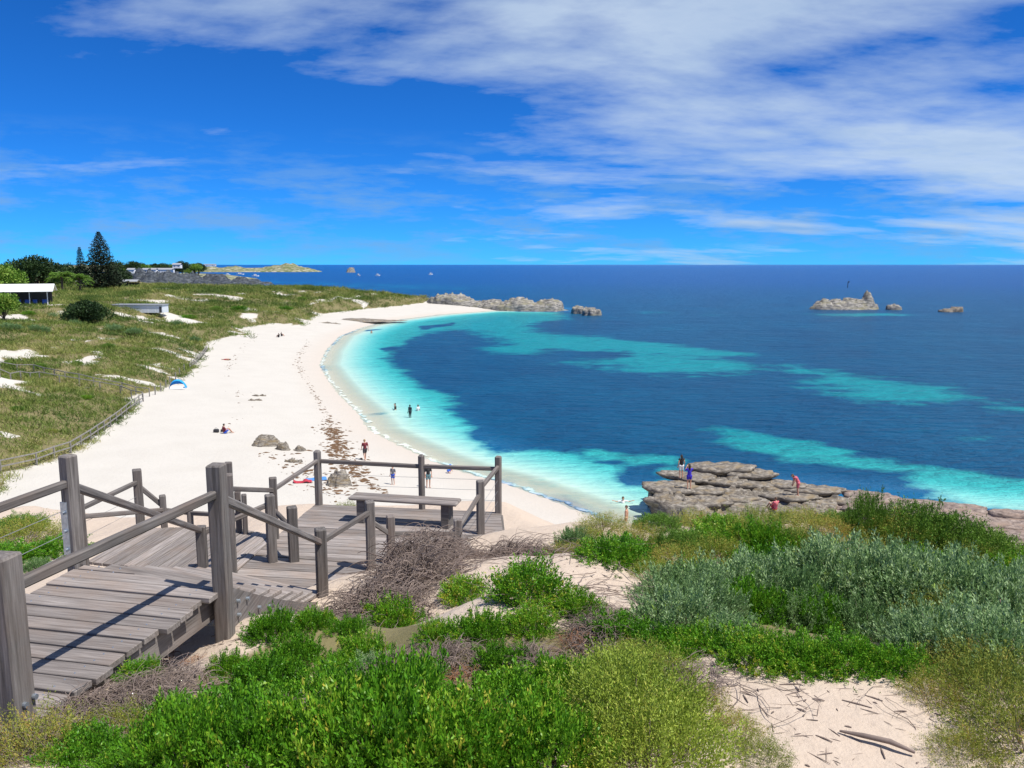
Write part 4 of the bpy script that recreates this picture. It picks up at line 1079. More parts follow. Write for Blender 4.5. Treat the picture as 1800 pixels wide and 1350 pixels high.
def slab(parent, x, y, rx, ry, th, z, rot, tilt, seed, mat):
    rs = np.random.RandomState(seed); n, m = 30, 5
    ang = np.arange(n) / n * 2 * math.pi
    rad = 1 + 0.22 * fbm(np.cos(ang) * 1.4 + seed * 3.1, np.sin(ang) * 1.4, 0.5, 4, 0.65) * 1.8 + 0.05 * rs.normal(size=n)
    rows = []
    for k, (f, zz) in enumerate([(0.25, 0.0), (0.55, 0.0), (0.82, 0.0), (0.97, -0.12), (1.0, -0.45), (0.93, -0.7), (0.84, -1.0)]):
        px_, py_ = np.cos(ang) * rad * rx * f, np.sin(ang) * rad * ry * f
        top = 0.10 * th * fbm(px_ * 2.2 + seed, py_ * 2.2, 1.0, 4) * 4 if zz > -.3 else 0
        rows.append(np.stack([px_, py_, zz * th + top + px_ * tilt[0] + py_ * tilt[1]], 1))
    V = np.concatenate(rows + [[[0, 0, 0]]]); N_ = len(rows)
    q = np.concatenate([np.stack([i * n + np.arange(n), i * n + (np.arange(n) + 1) % n, (i + 1) * n + (np.arange(n) + 1) % n, (i + 1) * n + np.arange(n)], 1) for i in range(N_ - 1)])
    tri = np.stack([(np.arange(n) + 1) % n, np.arange(n), np.full(n, N_ * n)], 1)
    o = obj('slab', mesh_np('slab', V, [q, tri], mat), parent)
    o.location = Vector((x, y, z)) - parent.location; o.rotation_euler = (0, 0, rot)
    return o
SLABS = [(11.2, 53.6, 2.0, 1.4, .42, 1.80), (12.6, 55.6, 2.0, 1.2, .35, 2.05), (15.2, 57.0, 2.4, 1.1, .45, 2.35), (17.4, 56.4, 2.0, 1.0, .40, 2.05), (14.2, 55.3, 1.9, .9, .32, 1.78), (16.6, 55.0, 1.7, .8, .34, 1.62), (19.0, 55.4, 2.1, 1.0, .34, 1.52), (21.2, 54.5, 2.4, 1.0, .36, 1.36),
         (19.2, 53.5, 2.0, .9, .30, 1.15), (12.6, 51.8, 2.0, 1.1, .42, 1.40), (10.5, 52.0, 1.3, 1.0, .5, 1.35), (15.2, 53.0, 1.7, .8, .28, 1.12), (17.0, 51.6, 1.8, .9, .3, .92), (13.2, 53.4, 1.5, .9, .3, 1.62), (22.2, 53.2, 1.4, .8, .3, .95)]
rk = random.Random(12)
for k, (x, y, rx, ry, th, z) in enumerate(SLABS): slab(big, x, y, rx, ry, th, z + .06, rk.uniform(-.3, .2), (rk.uniform(-.05, .03), rk.uniform(-.02, .06)), 40 + k, M_ROCK)
_field = ROCKS['rock_outcrop']
ROCKS['rock_outcrop'] = lambda x, y: max([_field(x, y)] + [z + .06 for sx_, sy_, rx, ry, th, z in SLABS if ((x - sx_) / rx) ** 2 + ((y - sy_) / ry) ** 2 < .8])
shelf = bpy.data.objects['rock_shelf']; _sf = ROCKS['rock_shelf']; k = 0
for t in np.linspace(0.02, 0.98, 34):
    i = t * 6; a, b = SH[int(i)], SH[min(int(i) + 1, 6)]; f = i - int(i)
    x = a[0] + (b[0] - a[0]) * f; y = a[1] + (b[1] - a[1]) * f - rk.uniform(.4, 7.0)
    if not inside(np.array([x]), np.array([y]), SH)[0]: continue
    slab(shelf, x, y, rk.uniform(1.4, 3.0), rk.uniform(.6, 1.2), rk.uniform(.3, .5), _sf(x, y) + rk.uniform(.08, .3), rk.uniform(-.5, .1), (rk.uniform(-.04, .04), rk.uniform(-.02, .08)), 80 + k, M_ROCKPINK); k += 1
rock_field('rock_point', [(-37, 319), (-20, 324), (0, 319), (16, 310), (20, 299), (16, 291), (4, 292), (-6, 297), (-14, 303), (-26, 309)],
           bump_fn((-25, 317, 14, 5.4), (-8, 310, 9, 4.0), (3, 301, 10, 4.6), (14, 298, 7, 4.9), floor=2.4), 0.55, 5, 'long ragged grey limestone point ending the beach', 'headland', M_ROCKFAR, base=-0.5, edge=2.4, strata=0.9, rough=0.35, under=0.8)
def px_rock(name, x0, x1, wl, tops, depth, seed, label, mat=M_ROCKFAR, edge=1.6, strata=0.6, under=0.9, cat='rock'):
    """sea rock whose waterline spans x0..x1 at pixel row wl; tops: (px, row, radius m)"""
    a, b = on_plane(x0, wl, 0), on_plane(x1, wl, 0)
    w = b.x - a.x; y0 = a.y
    poly = [(a.x, y0 + depth * .45), (a.x + w * .2, y0 + depth), (a.x + w * .7, y0 + depth * .95), (b.x, y0 + depth * .5), (a.x + w * .85, y0 + 0.1 * depth), (a.x + w * .45, y0), (a.x + w * .12, y0 + depth * .1)]
    pk = []
    for px, py, r in tops:
        t = a.y / CP; p = at(px, py, a.y / (CP - (py - 675) / F * SP)); pk.append((p.x, y0 + depth * .5, r, max(0.4, p.z)))
    res = max(0.25, w / 70)
    return rock_field(name, poly, bump_fn(*pk, floor=0.35 * min(p[3] for p in pk)), res, seed, label, cat, mat, -0.5, edge, strata, 0.32, under)
px_rock('sea_rock', 1004, 1042, 552, [(1018, 537, 4.0), (1030, 540, 3.0)], 7, 2, 'rugged grey rock standing in the bay just off the point', edge=1.3)
px_rock('sea_rock', 1022, 1060, 555, [(1040, 541, 5.0)], 5, 4, 'flatter pale rock leaning against the rugged one off the point', edge=1.3)
px_rock('rocky_islet', 1428, 1562, 545, [(1462, 526, 5), (1482, 524, 4.5), (1505, 524, 4.5), (1522, 522, 4), (1537, 508, 2.8), (1548, 533, 4), (1440, 537, 4)], 12, 6, 'craggy grey islet with an upright pillar out in the bay', edge=2.2, strata=1.0, cat='islet')
px_rock('sea_rock', 1562, 1592, 545, [(1577, 535, 4.0)], 5, 7, 'low flat rock beside the craggy islet', edge=1.2)
px_rock('sea_rock', 1652, 1702, 549, [(1668, 543, 4.0), (1690, 539, 4.0)], 5, 9, 'low dark undercut rock alone right of the craggy islet', mat=M_ROCK, edge=1.2)
rock_field('rocky_headland', [(-345, 640), (-345, 730), (-270, 735), (-232, 715), (-203, 700), (-212, 686), (-256, 672), (-292, 640)], bump_fn(*[(x_, 690 + 18 * math.sin(k_ * 2.4), 7 + 4 * math.sin(k_ * 1.7) ** 2, (15.5 - 11.5 * max(0, (x_ + 300) / 95)) * (0.78 + 0.3 * math.sin(k_ * 3.1) ** 2)) for k_, x_ in enumerate(np.linspace(-340, -208, 26))], floor=2.0), 1.3, 12,
           'dark blue grey rocky headland behind the dunes', 'headland', M_ROCKBLUE, -1.0, 6.0, 2.2, 0.6, 1.5)
M_HEAD = rock_mat('scrubby_headland', (0.05, 0.075, 0.03), (0.17, 0.18, 0.09), (0.46, 0.42, 0.33), (0.12, 0.15, 0.05), 0.06)
rock_field('far_headland', [(-1500, 1830), (-1500, 2300), (-760, 2200), (-560, 2020), (-455, 1930), (-445, 1890), (-520, 1850), (-640, 1815), (-800, 1800)], bump_fn((-535, 1925, 45, 20), (-505, 1915, 40, 13), (-570, 1935, 40, 15), (-620, 1950, 60, 11), (-690, 1980, 50, 13), (-760, 2020, 70, 12), (-850, 2040, 80, 14), (-1100, 2080, 330, 15), floor=4.0), 6.0, 14,
           'long low scrubby headland with a pale bare hill on the horizon', 'headland', M_HEAD, -1.0, 22.0, 3.0, 0.4, 0.0)
px_rock('rocky_islet', 606, 624, 479, [(615, 469, 12)], 26, 16, 'small lone islet far out beyond the headland', edge=6, strata=2.5, cat='islet')
# rocks on the beach
def boulder(px, py, w, d, h, seed, label, rot=0.0, mat=M_ROCK, name='boulder', group=None):
    p = hit(px, py); c, s_ = math.cos(rot), math.sin(rot)
    ring = [(math.cos(a) * w / 2 * (1 + .18 * math.sin(seed + 3 * a)), math.sin(a) * d / 2 * (1 + .15 * math.cos(seed * 2 + 2 * a))) for a in np.linspace(0, 2 * math.pi, 12, False)]
    poly = [(p.x + x * c - y * s_, p.y + x * s_ + y * c) for x, y in ring]
    return rock_field(name, poly, bump_fn((p.x, p.y, max(w, d) * 0.55, p.z + h), floor=p.z + 0.15), max(w, d) / 42, seed, label, 'rock', mat, p.z - 0.15, min(w, d) * 0.28, h * 0.22, 0.16, 0.1, group)
boulder(596, 852, 2.3, 2.0, 1.15, 21, 'large grey boulder on the sand by the deck corner post')
boulder(468, 782, 3.2, 2.6, 1.0, 22, 'tilted slabby grey rock on the beach behind the deck', 0.5)
boulder(497, 790, 1.6, 1.3, .7, 23, 'blocky grey rock next to the tilted slabby one')
boulder(527, 792, 1.2, 1.0, .5, 24, 'small rounded grey rock at the edge of the seaweed')
boulder(515, 812, 1.5, .9, .4, 25, 'low brownish rock between the slabby rock and the large boulder')
boulder(628, 563, 24, 8, .5, 26, 'flat dark rock platform in the sand at the far bend of the beach')
boulder(575, 568, 6, 2.5, .3, 27, 'small flat rock beside the dark platform at the far bend')
for px, py in [(450, 696), (462, 696), (455, 704), (442, 704)]:
    boulder(px, py, .9, .6, .25, px, 'small stone in a loose cluster on the open beach', group='stones on the open beach', name='stone')

# ------------------------------------------------------------------ seaweed along the tide line
M_WEED = plain('dry_seaweed', (0.12, 0.066, 0.03), 0.95, 0.45, 4)
def wrack():
    rs = np.random.RandomState(4)
    lines = [([(690, 868), (650, 850), (622, 825), (604, 795), (588, 765), (576, 735), (560, 705), (545, 680), (530, 655), (524, 640), (528, 620), (545, 600)], 380, 5.0, .26),
             ([(600, 800), (590, 770), (578, 745)], 330, 16, .36), ([(640, 840), (610, 815), (590, 790)], 260, 22, .34), ([(470, 800), (520, 820), (560, 850), (600, 870)], 170, 22, .30), ([(400, 660), (405, 640), (430, 605), (455, 590)], 90, 6, .22), ([(395, 765), (440, 700), (400, 690)], 40, 15, .2)]
    Vs, Fs, base = [], [], 0
    for pts, n, spread, size in lines:
        seg = np.array(pts, float)
        t = rs.rand(n) * (len(seg) - 1); i = t.astype(int); f = (t - i)[:, None]
        P = seg[i] * (1 - f) + seg[np.minimum(i + 1, len(seg) - 1)] * f + rs.normal(size=(n, 2)) * [spread * .7, spread * .45]
        for px, py in P:
            p = on_plane(px, py, 1.6); z = lz(p.x, p.y)
            p = on_plane(px, py, z); z = lz(p.x, p.y)
            s_ = size * (0.3 + 1.1 * rs.rand() ** 2); k = 7; a0 = rs.rand() * 6.28; el = 0.35 + .5 * rs.rand()
            ang = np.arange(k) / k * 2 * math.pi; r = s_ * (0.55 + 0.6 * rs.rand(k))
            dx = np.cos(ang) * r; dy = np.sin(ang) * r * el
            ring = np.stack([p.x + dx * math.cos(a0) - dy * math.sin(a0), p.y + dx * math.sin(a0) + dy * math.cos(a0), np.full(k, z - 0.01)], 1)
            Vs.append(np.vstack([ring, [[p.x, p.y, z + s_ * 0.22]]]))
            Fs.append(np.stack([np.arange(k), (np.arange(k) + 1) % k, np.full(k, k)], 1) + base); base += k + 1
    obj('seaweed', mesh_np('seaweed', np.concatenate(Vs), np.concatenate(Fs), M_WEED), kind='stuff', label='brown dried seaweed strewn along the tide line of the beach')
wrack()

# ------------------------------------------------------------------ fences on the dunes
M_FENCE = plain('fence_timber', (0.23, 0.215, 0.195), 0.85, 0.3, 5)
def fence(pts, label, h=1.0, step=2.2, rails=(0.95, 0.5), size=0.10):
    W = [hit(x, y) for x, y in pts]
    t = thing('beach_fence', label, 'fence', tuple(W[0]), group=None)
    line = []
    for a, b in zip(W[:-1], W[1:]):
        n = max(1, round((b - a).length / step))
        line += [a.lerp(b, k / n) for k in range(n)]
    line.append(W[-1])
    for p in line: p.z = lz(p.x, p.y)
    for p in line:
        o = obj('post', box_mesh('post', (size, size, h + .4), M_FENCE, 0.01), t); o.location = p - W[0] + Vector((0, 0, h / 2 - .2))
    for a, b in zip(line[:-1], line[1:]):
        for r in rails:
            o = obj('rail', box_mesh('rail', ((b - a).length, 0.07, 0.09), M_FENCE), t)
            d = (b - a).normalized(); y = Vector((0, 0, 1)).cross(d).normalized()
            o.matrix_local = Matrix.Translation(-W[0]) @ frame(d, y, d.cross(y), (a + b) / 2 + Vector((0, 0, h * r)))
fence([(2, 832), (65, 818), (125, 797), (160, 775), (205, 743), (252, 706)], 'grey post and rail fence along the foot of the dune by the white sand')
fence([(0, 650), (60, 655), (115, 668), (165, 678), (215, 687), (263, 697)], 'pale rail fence on the upper side of the sandy dune path', rails=(0.95,))
fence([(0, 664), (70, 668), (140, 680), (212, 692), (251, 704)], 'pale rail fence on the lower side of the sandy dune path', rails=(0.95,))
fence([(334, 650), (345, 640), (356, 628), (364, 618)], 'short dark fence at the tip of the dune near the sunbather')
for k, (px, py) in enumerate([(273, 694), (283, 688), (292, 682), (299, 676), (309, 668), (316, 660), (324, 653)]):
    p = hit(px, py)
    obj('bollard', box_mesh('bollard', (.11, .11, 1.2), M_FENCE, .015, (0, 0, .45)), None, tuple(p), label='short wooden marker post in the row by the blue beach tent', category='post', group='marker posts by the tent')

# ------------------------------------------------------------------ trees
def cloud_tree(seed, R, hgt, trunk, clumps, per, leaf, mat, flat=0.75):
    rs = np.random.RandomState(seed)
    d = rs.normal(size=(clumps, 3)); d /= np.linalg.norm(d, axis=1)[:, None]; d[:, 2] = np.where(d[:, 2] < -0.35, -d[:, 2], d[:, 2])
    C = d * (0.45 + 0.5 * rs.rand(clumps, 1)) * np.array([R, R, hgt * flat * .55]); C[:, 2] += trunk + hgt * .42
    cr = R * (0.20 + 0.16 * rs.rand(clumps))
    n = clumps * per
    dd = rs.normal(size=(n, 3)); dd /= np.linalg.norm(dd, axis=1)[:, None]
    P = np.repeat(C, per, 0) + dd * np.repeat(cr, per)[:, None] * (0.6 + .45 * rs.rand(n, 1)) * np.array([1, 1, .8])
    tone = np.repeat(0.5 + 0.22 * rs.normal(size=clumps), per) + 0.14 * rs.normal(size=n)
    V, q, t = leaf_quads(P, dd + rs.normal(size=(n, 3)) * .6 + [0, 0, .2], leaf * (.6 + .8 * rs.rand(n)), leaf * .55, rs, np.clip(tone, 0, 1))
    crown = mesh_np('crown', V, q, mat); fattr(crown, 'tone', t)
    paths = [np.array([[0, 0, -.5], [R * .03, 0, trunk * .6], [0, R * .03, trunk + hgt * .35]])]; radii = [np.array([.075, .055, .03]) * R]
    for i in range(min(clumps, 12)):
        paths.append(np.array([[0, 0, trunk * .6], C[i] * [.5, .5, .75], C[i]])); radii.append(np.array([.035, .022, .008]) * R)
    V, q = tube_arrays(paths, radii, 6)
    return crown, mesh_np('trunk', V, q, M_BARK, True)
def norfolk(seed, hgt, R, tiers, mat):
    rs = np.random.RandomState(seed); P, D, T, Ln = [], [], [], []
    paths = [np.array([[0, 0, -1.0], [0, 0, hgt * .5], [0, 0, hgt]])]; radii = [np.array([.30, .18, .02]) * hgt / 16]
    for i in range(tiers):
        f = (i + .5) / tiers; z = hgt * (0.03 + .95 * f); r = R * (1 - f) ** 0.8 * (0.85 + .25 * rs.rand()) + .15
        nb = 9
        for b in range(nb):
            a = 2 * math.pi * (b + rs.rand() * .7) / nb; rr = r * (.8 + .35 * rs.rand())
            e = np.array([math.cos(a) * rr, math.sin(a) * rr, z + rr * .12]); paths.append(np.array([[0, 0, z], e * [.5, .5, 0] + [0, 0, z - .02 * rr], e])); radii.append(np.array([.05, .03, .01]) * hgt / 16)
            m_ = int(10 + 16 * (1 - f))
            t = rs.rand(m_) ** .7
            P.append(np.stack([e[0] * t, e[1] * t, z + (e[2] - z) * t ** 2 + .1 * rs.normal(size=m_)], 1))
            side = rs.normal(size=(m_, 3)) * [.6, .6, .3]; D.append(side + np.array([math.cos(a), math.sin(a), .25])); T.append(0.45 + .2 * rs.normal(size=m_)); Ln.append(np.full(m_, .35 + .09 * R * (1 - f)))
    P, D, T, Ln = map(np.concatenate, (P, D, T, Ln))
    V, q, t = leaf_quads(P, D, Ln, Ln * .45, rs, np.clip(T, 0, 1))
    crown = mesh_np('crown', V, q, mat); fattr(crown, 'tone', t)
    V, q = tube_arrays(paths, radii, 5)
    return crown, mesh_np('trunk', V, q, M_BARK, True)
def palm(seed, trunk, R):
    rs = np.random.RandomState(seed); P, D, T = [], [], []
    paths = [np.array([[0, 0, -.5], [.05, 0, trunk * .5], [0, 0, trunk]])]; radii = [np.array([.36, .28, .3])]
    for i in range(34):
        a = rs.rand() * 6.28; el = rs.uniform(-.2, 1.2); L = R * (.8 + .3 * rs.rand()); t = np.linspace(0, 1, 9)
        hx = np.cos(a) * math.cos(el); hy = np.sin(a) * math.cos(el)
        pts = np.stack([hx * L * t, hy * L * t, trunk + math.sin(el) * L * t - .55 * L * t ** 2], 1)
        paths.append(pts); radii.append(np.linspace(.05, .012, 9))
        for s_ in (-1, 1):
            tt = np.linspace(.12, 1, 22); q_ = np.stack([np.interp(tt, t, pts[:, j]) for j in range(3)], 1)
            P.append(q_); D.append(np.array([hx, hy, -.15]) * .8 + np.array([-hy, hx, 0]) * s_ + rs.normal(size=(22, 3)) * .1); T.append(.5 + .2 * rs.normal(size=22))
    P, D, T = map(np.concatenate, (P, D, T))
    V, q, t = leaf_quads(P, D, R * .30, .13, rs, np.clip(T, 0, 1))
    crown = mesh_np('crown', V, q, M_MIDLEAF); fattr(crown, 'tone', t)
    V, q = tube_arrays(paths, radii, 5)
    return crown, mesh_np('trunk', V, q, M_BARK, True)
def tree(name, parts, px, d, label, scale=1.0, group=None, z=None, cat='tree'):
    x = (px - 900) / F * d; y = d * 1.0
    p = Vector((x, y, (lz(x, y) if z is None else z) - (2.6 * scale if name == 'broadleaf_tree' else 0)))
    t = thing(name, label, cat, tuple(p), random.Random(px).uniform(0, 6.28), group)
    t.scale = (scale,) * 3
    obj('trunk', parts[1], t); obj('crown', parts[0], t)
    return t
T_PINE = norfolk(1, 19.0, 6.8, 46, M_PINE); T_PINE2 = norfolk(2, 15.0, 2.6, 26, M_PINE)
T_DARK = [cloud_tree(s, 6.0, 9.0, 2.2, 46, 130, .62, M_DARKLEAF) for s in (5, 6)]
T_MID = [cloud_tree(s, 5.0, 7.0, 1.6, 40, 120, .60, M_MIDLEAF) for s in (7, 8)]
T_BUSH = cloud_tree(9, 4.2, 5.0, 0.3, 60, 150, .42, M_DARKLEAF, .85)
tree('norfolk_pine', T_PINE, 185, 262, 'tall dark conical pine standing over the dunes')
tree('norfolk_pine', T_PINE2, 150, 300, 'thin open pine beside the tall conical pine')
tree('palm_tree', palm(3, 4.0, 4.0), 115, 235, 'bushy green palm left of the tall pine', z=None); tree('palm_tree', palm(4, 3.6, 3.4), 146, 238, 'olive toned palm at the foot of the tall pine')
tree('broadleaf_tree', T_MID[0], 12, 225, 'rounded mid green tree behind the open pavilion', 1.25)
tree('broadleaf_tree', T_DARK[0], 72, 262, 'large dark tree with a raised crown behind the pavilion', 1.35); tree('broadleaf_tree', T_DARK[1], 42, 280, 'dark tree between the mid green one and the large dark one', 1.15); tree('broadleaf_tree', T_DARK[0], 100, 290, 'dark tree behind the bushy palm', 1.1)
tree('broadleaf_tree', T_DARK[1], 128, 330, 'dark tree behind the thin open pine', 1.15); tree('broadleaf_tree', T_DARK[0], 215, 330, 'dark tree right of the tall pine foot', 0.9)
tree('round_bush', T_BUSH, 152, 152, 'dense dark round bush in front of the pale long wall', 1.0, cat='bush')
tree('round_bush', T_MID[1], 8, 140, 'green bush beside the pavilion corner', .62, cat='bush')
FT = 'far trees on the headland'
rt = random.Random(9)
for k in range(17):
    px = 205 + k * 9.5 + rt.uniform(-3, 3); d = rt.uniform(760, 980)
    x = (px - 900) / F * d
    t = tree('far_tree', (T_DARK + T_MID)[k % 4], px, d, 'small dark tree in the far tree line behind the rocky headland', rt.uniform(1.0, 1.6), FT, z=rt.uniform(4, 7))
# ground under that far wood
me, V = grid_mesh('land', np.linspace(-800, -240, 50), np.linspace(700, 1100, 30), lambda X, Y: 7.0 * smooth(0, 60, sdist(X, Y, [(-800, 700), (-330, 735), (-285, 800), (-300, 1000), (-400, 1100), (-800, 1100)])) - 1.2 + fbm(X * .02, Y * .02, 0, 3), M_HEAD)
obj('far_land', me, kind='structure')

# ------------------------------------------------------------------ buildings
M_WHITE = plain('white_paint', (0.80, 0.80, 0.78), 0.6, 0.05, 2)
M_PALE = plain('pale_cladding', (0.62, 0.66, 0.70), 0.6, 0.06, 2)
M_DARK = plain('dark_interior', (0.05, 0.05, 0.055), 0.8)
M_BLUE = plain('blue_plastic', (0.03, 0.10, 0.42), 0.45)
M_CONC = plain('pale_concrete', (0.60, 0.58, 0.54), 0.85, 0.1, 1)
M_ROOFG = plain('grey_roof', (0.30, 0.31, 0.33), 0.6, 0.1, 1)
def part(name, size, centre, mat, parent, rot=None, bevel=0.0):
    o = obj(name, box_mesh(name, size, mat, bevel), parent); o.location = centre
    if rot: o.rotation_euler = rot
    return o
def gable(name, L, W, h, over, mat, parent, z):
    """two roof slopes meeting in a ridge along x"""
    for s_ in (-1, 1):
        sl = math.hypot(W / 2 + over, h)
        part(name, (L + 2 * over, sl, .12), (0, s_ * (W / 4 + over / 2), z + h / 2), mat, parent, (-s_ * math.atan2(h, W / 2 + over), 0, 0))
d = 172; x0 = (44 - 900) / F * d
pv = thing('pavilion', 'open sided pavilion with a white gabled roof and blue furniture inside', 'pavilion', (x0, d, lz(x0, d) - .1), 0.42)
part('floor_slab', (13.5, 8.5, .9), (0.5, 0, .15), M_CONC, pv)
gable('roof', 11.0, 7.4, 1.5, .7, M_WHITE, pv, 3.5)
part('back_wall', (10.5, .2, 2.9), (0, 3.2, 2.05), M_DARK, pv); part('end_wall', (.2, 6.2, 2.9), (-5.2, 0, 2.05), M_DARK, pv)
for px_ in (-5.0, -1.7, 1.7, 5.0): part('post', (.16, .16, 2.95), (px_, -3.4, 2.07), M_WHITE, pv)
part('post', (.16, .16, 2.95), (5.0, 3.3, 2.07), M_WHITE, pv)
def world_of(o, v):
    c, s_ = math.cos(o.rotation_euler.z), math.sin(o.rotation_euler.z)
    return (o.location.x + v[0] * c - v[1] * s_, o.location.y + v[0] * s_ + v[1] * c, o.location.z + v[2])
for k, px_ in enumerate((-2.4, -.6, 1.0, 2.4, 4.2)):
    b = thing('bin', 'blue bin standing in the open pavilion', 'bin', world_of(pv, (px_, -1.6 + .3 * (k % 2), .6)), 0.42, 'blue bins in the pavilion')
    part('body', (.8, .75, 1.0), (0, 0, .55), M_BLUE, b, bevel=.08); part('lid', (.86, .82, .10), (0, 0, 1.10), M_BLUE, b, bevel=.03)
    for s_ in (-1, 1): part('wheel', (.08, .2, .2), (.3 * s_, .36, .1), M_DARK, b, bevel=.03)
d = 178; x0 = (249 - 900) / F * d
lb = thing('long_shed', 'long low pale shed with a dark door at one end', 'shed', (x0, d, lz(x0, d) - .1), -0.03)
part('wall', (11.2, 3.0, 1.7), (0, 0, .85), M_PALE, lb); part('roof', (11.6, 3.4, .12), (0, 0, 1.77), M_ROOFG, lb)
part('door', (.5, .06, 1.3), (5.2, -1.53, .7), M_DARK, lb)
for k in range(1, 7): part('panel_joint', (.05, .03, 1.68), (-5.6 + k * 1.6, -1.51, .85), M_WHITE, lb)
d = 300; x0 = (236 - 900) / F * d
sh_ = thing('picnic_shelter', 'small dark shelter with a low grey roof by the rocky headland', 'shelter', (x0, d, lz(x0, d)), 0.1)
gable('roof', 5.0, 4.0, .7, .3, M_ROOFG, sh_, 2.2)
for a in (-1, 1):
    for b in (-1, 1): part('post', (.15, .15, 2.4), (a * 2.2, b * 1.7, 1.1), M_BARK, sh_)
part('back_wall', (4.4, .12, 1.9), (0, 1.6, .95), M_DARK, sh_)
for k, (px, d, w) in enumerate([(270, 740, 12), (292, 750, 20), (318, 745, 7), (238, 730, 6), (375, 1830, 26)]):
    x0 = (px - 900) / F * d
    c = thing('cottage', ['small white cottage among the far trees', 'long white building among the far trees', 'white gabled cottage on top of the rocky headland', 'tiny white hut at the left of the far trees', 'pale house on the distant headland'][k], 'house', (x0, d, [9.5, 9.5, 14.0, 9.5, 14.0][k]), .1)
    part('wall', (w, 6, 3.2), (0, 0, 1.2), M_WHITE, c); gable('roof', w, 6, 1.5, .4, M_ROOFG, c, 2.8)
    for s_ in (-.25, .25): part('window', (w * .12, .1, 1.0), (w * s_, -3.02, 1.5), M_DARK, c)
for k, (px, py, L) in enumerate([(400, 484, 9), (422, 483, 13), (449, 486, 10), (630, 485, 6), (664, 485, 7), (757, 483, 7)]):
    p = on_plane(px, py, 0)
    b = thing('boat', ['small white boat behind the rocky headland', 'larger white cruiser behind the rocky headland', 'white boat off the tip of the rocky headland', 'white boat on open water near the lone far islet', 'long white boat on open water past the lone far islet', 'faint white boat far out on open water'][k], 'boat', (p.x, p.y, 0), rt.uniform(-.3, .3), 'white boats')
    bm = bmesh.new()
    sec = []
    for t in np.linspace(-.5, .5, 7):
        wd = L * .15 * (1 - max(0, t * 2) ** 2.2); hh = 1.5 + .6 * max(0, t)
        sec.append([bm.verts.new((t * L, s_ * wd * k_, z_)) for s_, k_, z_ in ((-1, 1, hh), (-1, .6, -.4), (1, .6, -.4), (1, 1, hh))])
    for i in range(6):
        for j in range(4): bm.faces.new((sec[i][j], sec[i][(j + 1) % 4], sec[i + 1][(j + 1) % 4], sec[i + 1][j]))
    bm.faces.new(sec[0]); bm.faces.new(sec[-1])
    obj('hull', bm_mesh('hull', bm, M_WHITE), b)
    part('cabin', (L * .38, L * .2, 1.7), (-.04 * L, 0, 2.3), M_WHITE, b, bevel=.2); part('windscreen', (L * .30, L * .205, .6), (-.04 * L, 0, 2.6), M_DARK, b)
p = on_plane(1490, 506, 0)
mk_ = thing('channel_marker', 'thin dark channel marker pole standing in the sea behind the craggy islet', 'marker', (p.x, p.y, 0))
V, q = tube_arrays([np.array([[0, 0, -1.], [0, 0, 2.5], [0, 0, 4.6]])], [np.array([.25, .22, .2])], 6)
obj('pole', mesh_np('pole', V, q, M_DARK), mk_); part('topmark', (1.2, .3, .8), (.5, 0, 4.3), M_DARK, mk_)

# ------------------------------------------------------------------ beach tent
M_TENT = plain('blue_tent_cloth', (0.02, 0.33, 0.75), 0.6); M_TENTW = plain('white_tent_cloth', (0.75, 0.77, 0.8), 0.7)
p = hit(312, 683)
tn = thing('beach_tent', 'bright blue pop up beach tent on the sand below the dune', 'tent', tuple(p), 0.25)
bm = bmesh.new(); rows = []
for i in range(7):
    a = math.pi * (0.0 + 0.62 * i / 6)
    rows.append([bm.verts.new((math.cos(t) * 1.05 * (1 - .12 * i / 6), .75 * math.cos(a) + .1, max(0, math.sin(t) * 1.15 * math.sin(a * .9 + .35) ** .8))) for t in np.linspace(0, math.pi, 9)])
for i in range(6):
    for j in range(8): bm.faces.new((rows[i][j], rows[i][j + 1], rows[i + 1][j + 1], rows[i + 1][j]))
obj('canopy', bm_mesh('canopy', bm, M_TENT, True), tn); part('floor', (1.9, 1.5, .04), (0, 0, .03), M_TENTW, tn)
part('front_flap', (1.5, .05, .35), (0, -.72, .2), M_TENTW, tn, (-.9, 0, 0))

# ------------------------------------------------------------------ people
def skin_mat(name, c): return plain(name, c, 0.55, 0.06, 12)
SKIN = skin_mat('skin', (0.50, 0.27, 0.18)); SKIN_T = skin_mat('tanned_skin', (0.38, 0.18, 0.11)); SKIN_P = skin_mat('pale_skin', (0.60, 0.36, 0.26))
CL = {k: plain(k + '_cloth', c, 0.8, 0.08, 10) for k, c in dict(maroon=(.16, .02, .03), black=(.015, .015, .018), charcoal=(.05, .045, .05), grey=(.16, .16, .18), blue=(.03, .10, .55), royal=(.035, .02, .42), teal=(.12, .22, .24), white=(.7, .7, .7), pink=(.55, .12, .16), red=(.42, .03, .05), sky=(.08, .25, .6), wetsuit=(.012, .02, .03)).items()}
HAIR = {k: plain(k + '_hair', c, 0.7) for k, c in dict(dark=(.02, .014, .01), brown=(.09, .05, .025), sandy=(.28, .19, .09), bluehat=(.04, .16, .55)).items()}
